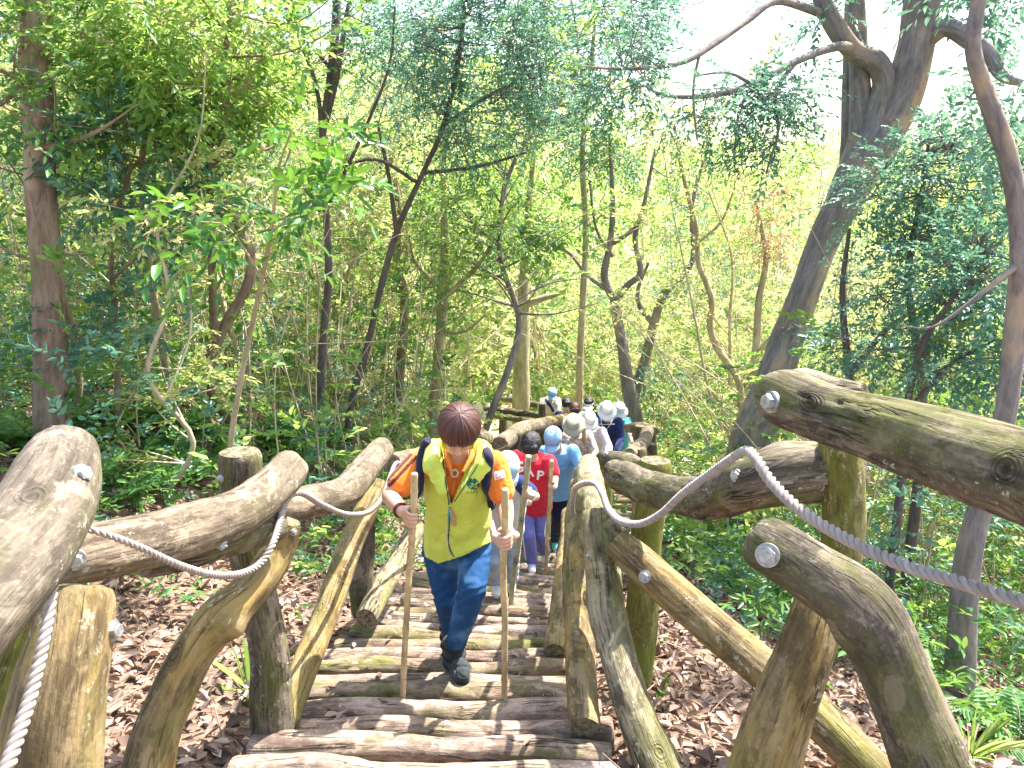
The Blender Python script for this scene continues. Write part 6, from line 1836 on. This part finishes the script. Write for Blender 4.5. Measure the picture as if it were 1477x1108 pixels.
# ---------- ferns
def fern_mesh(seed, n_fr=9, L=0.55):
    rng = np.random.default_rng(seed)
    pos, d, nn, LL, WW, tt = [], [], [], [], [], []
    stems = []
    for k in range(n_fr):
        a = k / n_fr * 6.28 + rng.uniform(-0.3, 0.3); el = rng.uniform(0.5, 1.15); l = L * rng.uniform(0.7, 1.2)
        d0 = np.array([math.cos(a) * math.cos(el), math.sin(a) * math.cos(el), math.sin(el)])
        pts = []
        for i in range(15):
            t = i / 14
            p = d0 * l * t + np.array([0, 0, -0.45 * l * t * t]) + np.array([math.cos(a), math.sin(a), 0]) * 0.15 * l * t * t
            pts.append(p)
        pts = np.array(pts); stems.append([(*pts[0], 0.004), (*pts[7], 0.003), (*pts[14], 0.001)])
        tg = np.gradient(pts, axis=0); tg = unit(tg)
        tn = rng.uniform(0, 1)
        for i in range(2, 15):
            t = i / 14
            wl = 0.30 * l * math.sin(math.pi * (0.12 + 0.86 * t)) + 0.01
            sd = unit(np.cross(tg[i], np.array([0, 0, 1.0])))
            up = np.cross(sd, tg[i])
            for s_ in (-1, 1):
                pos.append(pts[i]); d.append(sd * s_ + tg[i] * 0.45 + np.array([0, 0, -0.15])); nn.append(up + rng.normal(0, 0.1, 3)); LL.append(wl); WW.append(0.028 + wl * 0.10); tt.append(np.clip(tn * 0.7 + rng.uniform(0, 0.3), 0, 1))
    return leaves_mesh('frond', np.array(pos), np.array(d), np.array(nn), np.array(LL), np.array(WW), np.array(tt)), tubes('stem', stems, 5, 0.05)

def grass_mesh(seed, n=26, L=0.30, w_=0.014):
    rng = np.random.default_rng(seed)
    a = rng.uniform(0, 6.28, n); el = rng.uniform(0.5, 1.4, n)
    d = np.stack([np.cos(a) * np.cos(el), np.sin(a) * np.cos(el), np.sin(el)], 1)
    return leaves_mesh('blade', rng.normal(0, 0.012, (n, 3)) * np.array([1, 1, 0]), d, np.array([0, 0, 1.0]) + rng.normal(0, 0.2, (n, 3)), rng.uniform(0.6, 1.2, n) * L, np.full(n, w_), rng.uniform(0.2, 1, n), curl=0.5, fold=0.3)

FERNS = [fern_mesh(60 + k, 9 + k, 0.5) for k in range(3)]
for fm, sm in FERNS: fm.materials.append(LF_GREEN); sm.materials.append(BK_PALE)
GRASS = [grass_mesh(70 + k) for k in range(2)]
for gm in GRASS: gm.materials.append(LF_BRIGHT)

def at_ground(u, v):
    """where the line of sight through (u, v) meets the ground"""
    r = ray(u, v); t = 0.5
    while t < 60:
        p = r * t
        if p.z < gz(p.x, p.y): return p
        t += 0.03
    return r * 60

def ferns():
    rng = random.Random(4)
    spots = [(150, 690), (205, 672), (250, 660), (180, 720), (225, 700), (285, 690), (300, 650), (120, 640), (60, 620), (20, 640), (330, 640), (260, 620), (200, 610), (380, 640), (420, 650), (460, 630), (150, 600), (90, 605),
             (1010, 800), (1060, 800), (1100, 830), (1130, 870), (1040, 850), (1330, 760), (1400, 900), (1440, 1060), (1300, 950), (980, 640), (1010, 660), (960, 650), (1040, 640), (1470, 1080), (1360, 900)]
    for i, (u, v) in enumerate(spots):
        p = at_ground(u, v)
        k = rng.randrange(3)
        root = empty('fern', (p.x, p.y, p.z - 0.02))
        s = rng.uniform(0.75, 1.15) * (1.0 if p.y < 8 else 1.4)
        root.scale = (s, s, s); root.rotation_euler = (rng.uniform(-.2, .2), rng.uniform(-.2, .2), rng.uniform(0, 6.28))
        where = 'on the left bank above the nearest left rail' if u < 480 and v > 625 else 'at the back of the left bank' if u < 480 else 'on the slope right of the steps below the dark rail' if 990 < u < 1200 and v > 700 else 'at the bottom right corner behind the knobbly brace' if u > 1200 else 'beyond the far end of the right railing'
        tag(root, 'fern clump ' + where, 'fern', 'ferns ' + where); TELL.setdefault(root['label'], []).append(root)
        for nm, me in (('frond', FERNS[k][0]), ('stem', FERNS[k][1])):
            o = bpy.data.objects.new(nm, me); COL.objects.link(o); o.parent = root
    for i, (u, v, s, lab) in enumerate([(358, 1000, 0.9, 'small grass tuft beside the foot of the mossy left post'), (452, 745, 0.8, 'bright grass tuft under the left rail near the rope'), (470, 760, 0.6, 'smaller grass tuft right of the bright one under the left rail'), (1400, 1095, 1.0, 'grass tuft at the lower right corner'), (960, 720, 0.8, 'grass tuft behind the right rail post')]):
        p = at_ground(u, v)
        o = bpy.data.objects.new('grass_tuft', GRASS[i % 2]); COL.objects.link(o); o.location = p; o.scale = (s, s, s)
        tag(o, lab, 'grass')
ferns()

# ---------- stuff nobody could count
def rand_ground(rng, n, y0, y1, k=0.80, keep=None):
    y = y0 + (y1 - y0) * rng.uniform(0, 1, n) ** 0.8
    x = rng.uniform(-1, 1, n) * (k * y + 0.6)
    if keep is not None:
        m_ = keep(x, y); x, y = x[m_], y[m_]
    return x, y, ground_z(x, y)

def off_path(x, y, w_=1.25):
    dx = x - np.interp(y, _cy, _cx)
    return (np.abs(dx) > w_) | (y > 20)

def undergrowth():
    rng = np.random.default_rng(5)
    def keep(x, y):
        dx = x - np.interp(y, _cy, _cx)
        litter = ((dx < 0) & (dx > -2.5) & (y < 5.8)) | ((dx > 0) & (dx < 1.9) & (y < 7.0))
        lowd = rng.uniform(0, 1, len(x)) < 0.05
        line = (y > 8) & (y < 14) & (np.abs(dx) < 1.6)
        return (np.abs(dx) > 1.15) & (~litter | lowd) & ~line
    for nm, mat, cnt, y0, y1, hmax, lL, lW, nl, sl in (('undergrowth', LF_GREEN, 4600, 3.5, 15, 0.7, 0.085, 0.026, 10, 0.28), ('undergrowth', LF_YEL, 3600, 8, 26, 2.6, 0.095, 0.042, 12, 0.36), ('undergrowth', LF_GREEN, 4200, 7, 24, 3.2, 0.10, 0.046, 12, 0.36), ('undergrowth', LF_TEAL, 3400, 4.5, 16, 1.8, 0.075, 0.030, 10, 0.28), ('undergrowth', LF_BRIGHT, 5200, 6, 24, 3.0, 0.10, 0.046, 12, 0.36)):
        x, y, z = rand_ground(rng, cnt, y0, y1, keep=keep)
        hh = rng.uniform(0, 1, len(x)) ** 1.3 * hmax * np.clip((np.abs(x - np.interp(y, _cy, _cx)) - 0.8) / 2.0, 0.15, 1)
        cen = np.stack([x, y, z + hh], 1)
        dr = np.stack([rng.normal(0, 0.7, len(x)), rng.normal(0, 0.7, len(x)), rng.uniform(0.1, 1.0, len(x))], 1)
        s = sprays(rng, cen, dr, nl, sl, lL, lW, 0.35)
        o = link(nm, leaves_mesh(nm, *s[:6]), mat, None, smooth=False)
        tag(o, kind='stuff')
undergrowth()

def twigs():
    rng = np.random.default_rng(6)
    C = []
    x, y, z = rand_ground(rng, 2900, 7, 24, keep=lambda x, y: off_path(x, y, 1.8) & ~((y > 8) & (y < 14) & (x > -1) & (x < 3.2)))
    for i in range(len(x)):
        h = rng.uniform(0.6, 4.2); a = rng.uniform(0, 6.28); ln = abs(rng.normal(0, 0.6)) * h
        r = rng.uniform(0.003, 0.010) * (1 + h * 0.15)
        C.append([(x[i], y[i], z[i], r), (x[i] + math.cos(a) * ln * 0.35 + rng.normal(0, .06) * h, y[i] + math.sin(a) * ln * .35, z[i] + h * 0.5, r * 0.8), (x[i] + math.cos(a) * ln, y[i] + math.sin(a) * ln, z[i] + h, r * 0.3)])
        if i % 2 == 0:
            z0 = z[i] + h * rng.uniform(0.3, 1.0); b_ = rng.uniform(0, 6.28); l2 = rng.uniform(0.4, 1.6)
            C.append([(x[i], y[i], z0, r * 0.6), (x[i] + math.cos(b_) * l2 * .5, y[i] + math.sin(b_) * l2 * .5, z0 + rng.normal(0.1, .15) * l2, r * 0.5), (x[i] + math.cos(b_) * l2, y[i] + math.sin(b_) * l2, z0 + rng.normal(0.1, .3) * l2, r * 0.2)])
    o = link('thicket_twigs', tubes('thicket_twigs', C, 6, 0.35), BK_STRAW)
    tag(o, kind='stuff')
twigs()

def litter():
    rng = np.random.default_rng(8)
    def keep(x, y):
        dx = x - np.interp(y, _cy, _cx)
        return (np.abs(dx) > 0.60) & (dx > -6) & (dx < 5.5)
    x, y, z = rand_ground(rng, 26000, 1.0, 9.5, 0.85, keep)
    n = len(x)
    d = np.stack([rng.normal(0, 1, n), rng.normal(0, 1, n), rng.normal(0, 0.28, n)], 1)
    nn = np.stack([rng.normal(0, 0.45, n), rng.normal(0, 0.45, n), np.ones(n)], 1)
    L = rng.uniform(0.045, 0.115, n)
    me = leaves_mesh('leaf_litter', np.stack([x, y, z + rng.uniform(0.015, 0.05, n)], 1), d, nn, L, L * rng.uniform(0.32, 0.55, n), rng.uniform(0, 1, n) ** 1.1, curl=0.25, fold=0.35)
    tag(link('leaf_litter', me, LF_LITTER, None, smooth=False), kind='stuff')
    # a few leaves lie on the treads
    k = 170
    yy = rng.uniform(2.7, 8, k); sd = rng.choice([-1, 1], k)
    xx = np.interp(yy, _cy, _cx) + sd * rng.uniform(0.35, 0.85, k)
    zz = path_z(yy) + 0.012
    L = rng.uniform(0.04, 0.08, k)
    me = leaves_mesh('fallen_leaves', np.stack([xx, yy, zz], 1), np.stack([rng.normal(0, 1, k), rng.normal(0, 1, k), rng.normal(0, .1, k)], 1), np.stack([rng.normal(0, .2, k), rng.normal(0, .2, k), np.ones(k)], 1), L, L * 0.45, rng.uniform(0, 1, k), curl=0.1)
    tag(link('leaf_litter', me, LF_LITTER, None, smooth=False), kind='stuff')
    # fallen sticks
    C = []
    x, y, z = rand_ground(rng, 420, 1.5, 9, 0.8, lambda x, y: off_path(x, y, 0.75))
    for i in range(len(x)):
        a = rng.uniform(0, 3.14); l = rng.uniform(0.1, 0.5); r = rng.uniform(0.002, 0.007)
        C.append([(x[i], y[i], z[i] + 0.02, r), (x[i] + math.cos(a) * l * .5, y[i] + math.sin(a) * l * .5, z[i] + 0.05, r), (x[i] + math.cos(a) * l, y[i] + math.sin(a) * l, z[i] + 0.03, r * .5)])
    tag(link('fallen_twigs', tubes('fallen_twigs', C, 8, 0.1), BK_BROWN), kind='stuff')
litter()

def far_wood():
    rng = np.random.default_rng(9)
    for mat, ncl, y0, y1, lL in ((LF_YEL, 620, 19, 60, 0.20), (LF_BRIGHT, 420, 20, 70, 0.22), (LF_GREEN, 260, 22, 75, 0.22)):
        y = y0 + (y1 - y0) * rng.uniform(0, 1, ncl) ** 1.3
        x = rng.uniform(-1, 1, ncl) * (0.8 * y + 2)
        z = ground_z(x, y)
        h = rng.uniform(0.2, 4.6, ncl) * np.where(x > 0.12 * y, 0.75, 1.0)
        cen, dr = [], []
        per = 24
        R0 = rng.uniform(0.5, 1.5, ncl)
        q = unit(rng.normal(0, 1, (ncl, per, 3))) * (rng.uniform(0.3, 1, (ncl, per, 1)) ** 0.5)
        c = np.stack([x, y, z + h], 1)[:, None] + q * R0[:, None, None] * np.array([1.2, 1.2, 0.8])
        d = q + rng.normal(0, 0.3, q.shape)
        s = sprays(rng, c.reshape(-1, 3), d.reshape(-1, 3), 7, 0.6, lL, lL * 0.45, 0.25)
        tag(link('far_wood', leaves_mesh('far_wood', *s[:6]), mat, None, smooth=False), kind='stuff')
    C = []
    n = 700
    y = rng.uniform(18, 60, n); x = rng.uniform(-1, 1, n) * (0.8 * y); z = ground_z(x, y)
    for i in range(n):
        h = rng.uniform(2, 6); r = rng.uniform(0.02, 0.07); a = rng.normal(0, 0.15)
        C.append([(x[i], y[i], z[i] - 0.2, r), (x[i] + a * h * .4, y[i], z[i] + h * .5, r * .7), (x[i] + a * h, y[i], z[i] + h, r * .3)])
    tag(link('far_wood_stems', tubes('far_wood_stems', C, 6, 1.2), BK_STRAW), kind='stuff')
far_wood()

# ---------- unseen trees added so that their crowns dapple the near steps
def shade_tree(loc, seed, cnt, crown_c, rad, label):
    rng = np.random.default_rng(seed)
    root = empty('unseen_shade_tree', loc)
    tag(root, label, 'tree')
    c = np.array(crown_c, float)
    b = np.array(loc, float)
    C = [[(*b, 0.16), (*(b * 0.5 + c * 0.5 + np.array([0.2, 0.1, 0])), 0.12), (*c, 0.06)]]
    kc = 26
    hubs = c + unit(rng.normal(0, 1, (kc, 3))) * (rng.uniform(0.2, 1, (kc, 1)) ** 0.5) * np.array(rad)
    for h in hubs: C.append([(*c, 0.04), (*((c + h) / 2 + rng.normal(0, .1, 3)), 0.025), (*h, 0.01)])
    me = tubes('trunk', C, 8, 0.2); shift(me, b); put_mesh('trunk', me, BK_GREY, root)
    pk = rng.integers(0, kc, cnt)
    pos = hubs[pk] + rng.normal(0, 0.38, (cnt, 3))
    s = sprays(rng, pos, rng.normal(0, 1, (cnt, 3)), 12, 0.34, 0.09, 0.036)
    me = leaves_mesh('crown', *s[:6]); shift(me, b); put_mesh('crown', me, LF_GREEN, root)
shade_tree((3.6, -1.2, gz(3.6, -1.2)), 31, 520, (3.4, -0.6, 4.6), (2.4, 2.6, 1.0), 'unseen tree added at the right to shade the near steps')
shade_tree((-3.6, 0.6, gz(-3.6, 0.6)), 32, 260, (-0.8, 1.4, 5.6), (2.4, 2.4, 0.8), 'unseen tree added at the left to shade the near steps')

# ---------- air
def haze():
    bm = bmesh.new(); bmesh.ops.create_cube(bm, size=1.0)
    x0, x1, y0, y1, z0, z1 = -68, 68, -18, 88, -10, 26
    for v in bm.verts: v.co = ((x0 + x1) / 2 + v.co.x * (x1 - x0), (y0 + y1) / 2 + v.co.y * (y1 - y0), (z0 + z1) / 2 + v.co.z * (z1 - z0))
    me = bpy.data.meshes.new('haze'); bm.to_mesh(me); bm.free()
    m = bpy.data.materials.new('haze'); m.use_nodes = True; t = m.node_tree; t.nodes.clear()
    out = t.nodes.new('ShaderNodeOutputMaterial'); v = t.nodes.new('ShaderNodeVolumePrincipled')
    v.inputs['Color'].default_value = (0.72, 0.84, 1.0, 1); v.inputs['Density'].default_value = 0.0018; v.inputs['Anisotropy'].default_value = 0.2
    t.links.new(v.outputs[0], out.inputs['Volume'])
    tag(link('haze', me, m, None, smooth=False), kind='stuff')

# things that look alike are told apart by their order from left to right in view
ORD = ['second', 'third', 'fourth', 'fifth', 'sixth', 'seventh', 'eighth', 'ninth', 'tenth', 'eleventh', 'twelfth', 'thirteenth', 'fourteenth', 'fifteenth']
for lab, rs in TELL.items():
    rs.sort(key=lambda o: proj(*o.location)[0])
    if len(rs) == 1: continue
    for i, o in enumerate(rs):
        o['label'] = lab + (', leftmost' if i == 0 else ', rightmost' if i == len(rs) - 1 else ', %s from left' % ORD[i - 1])
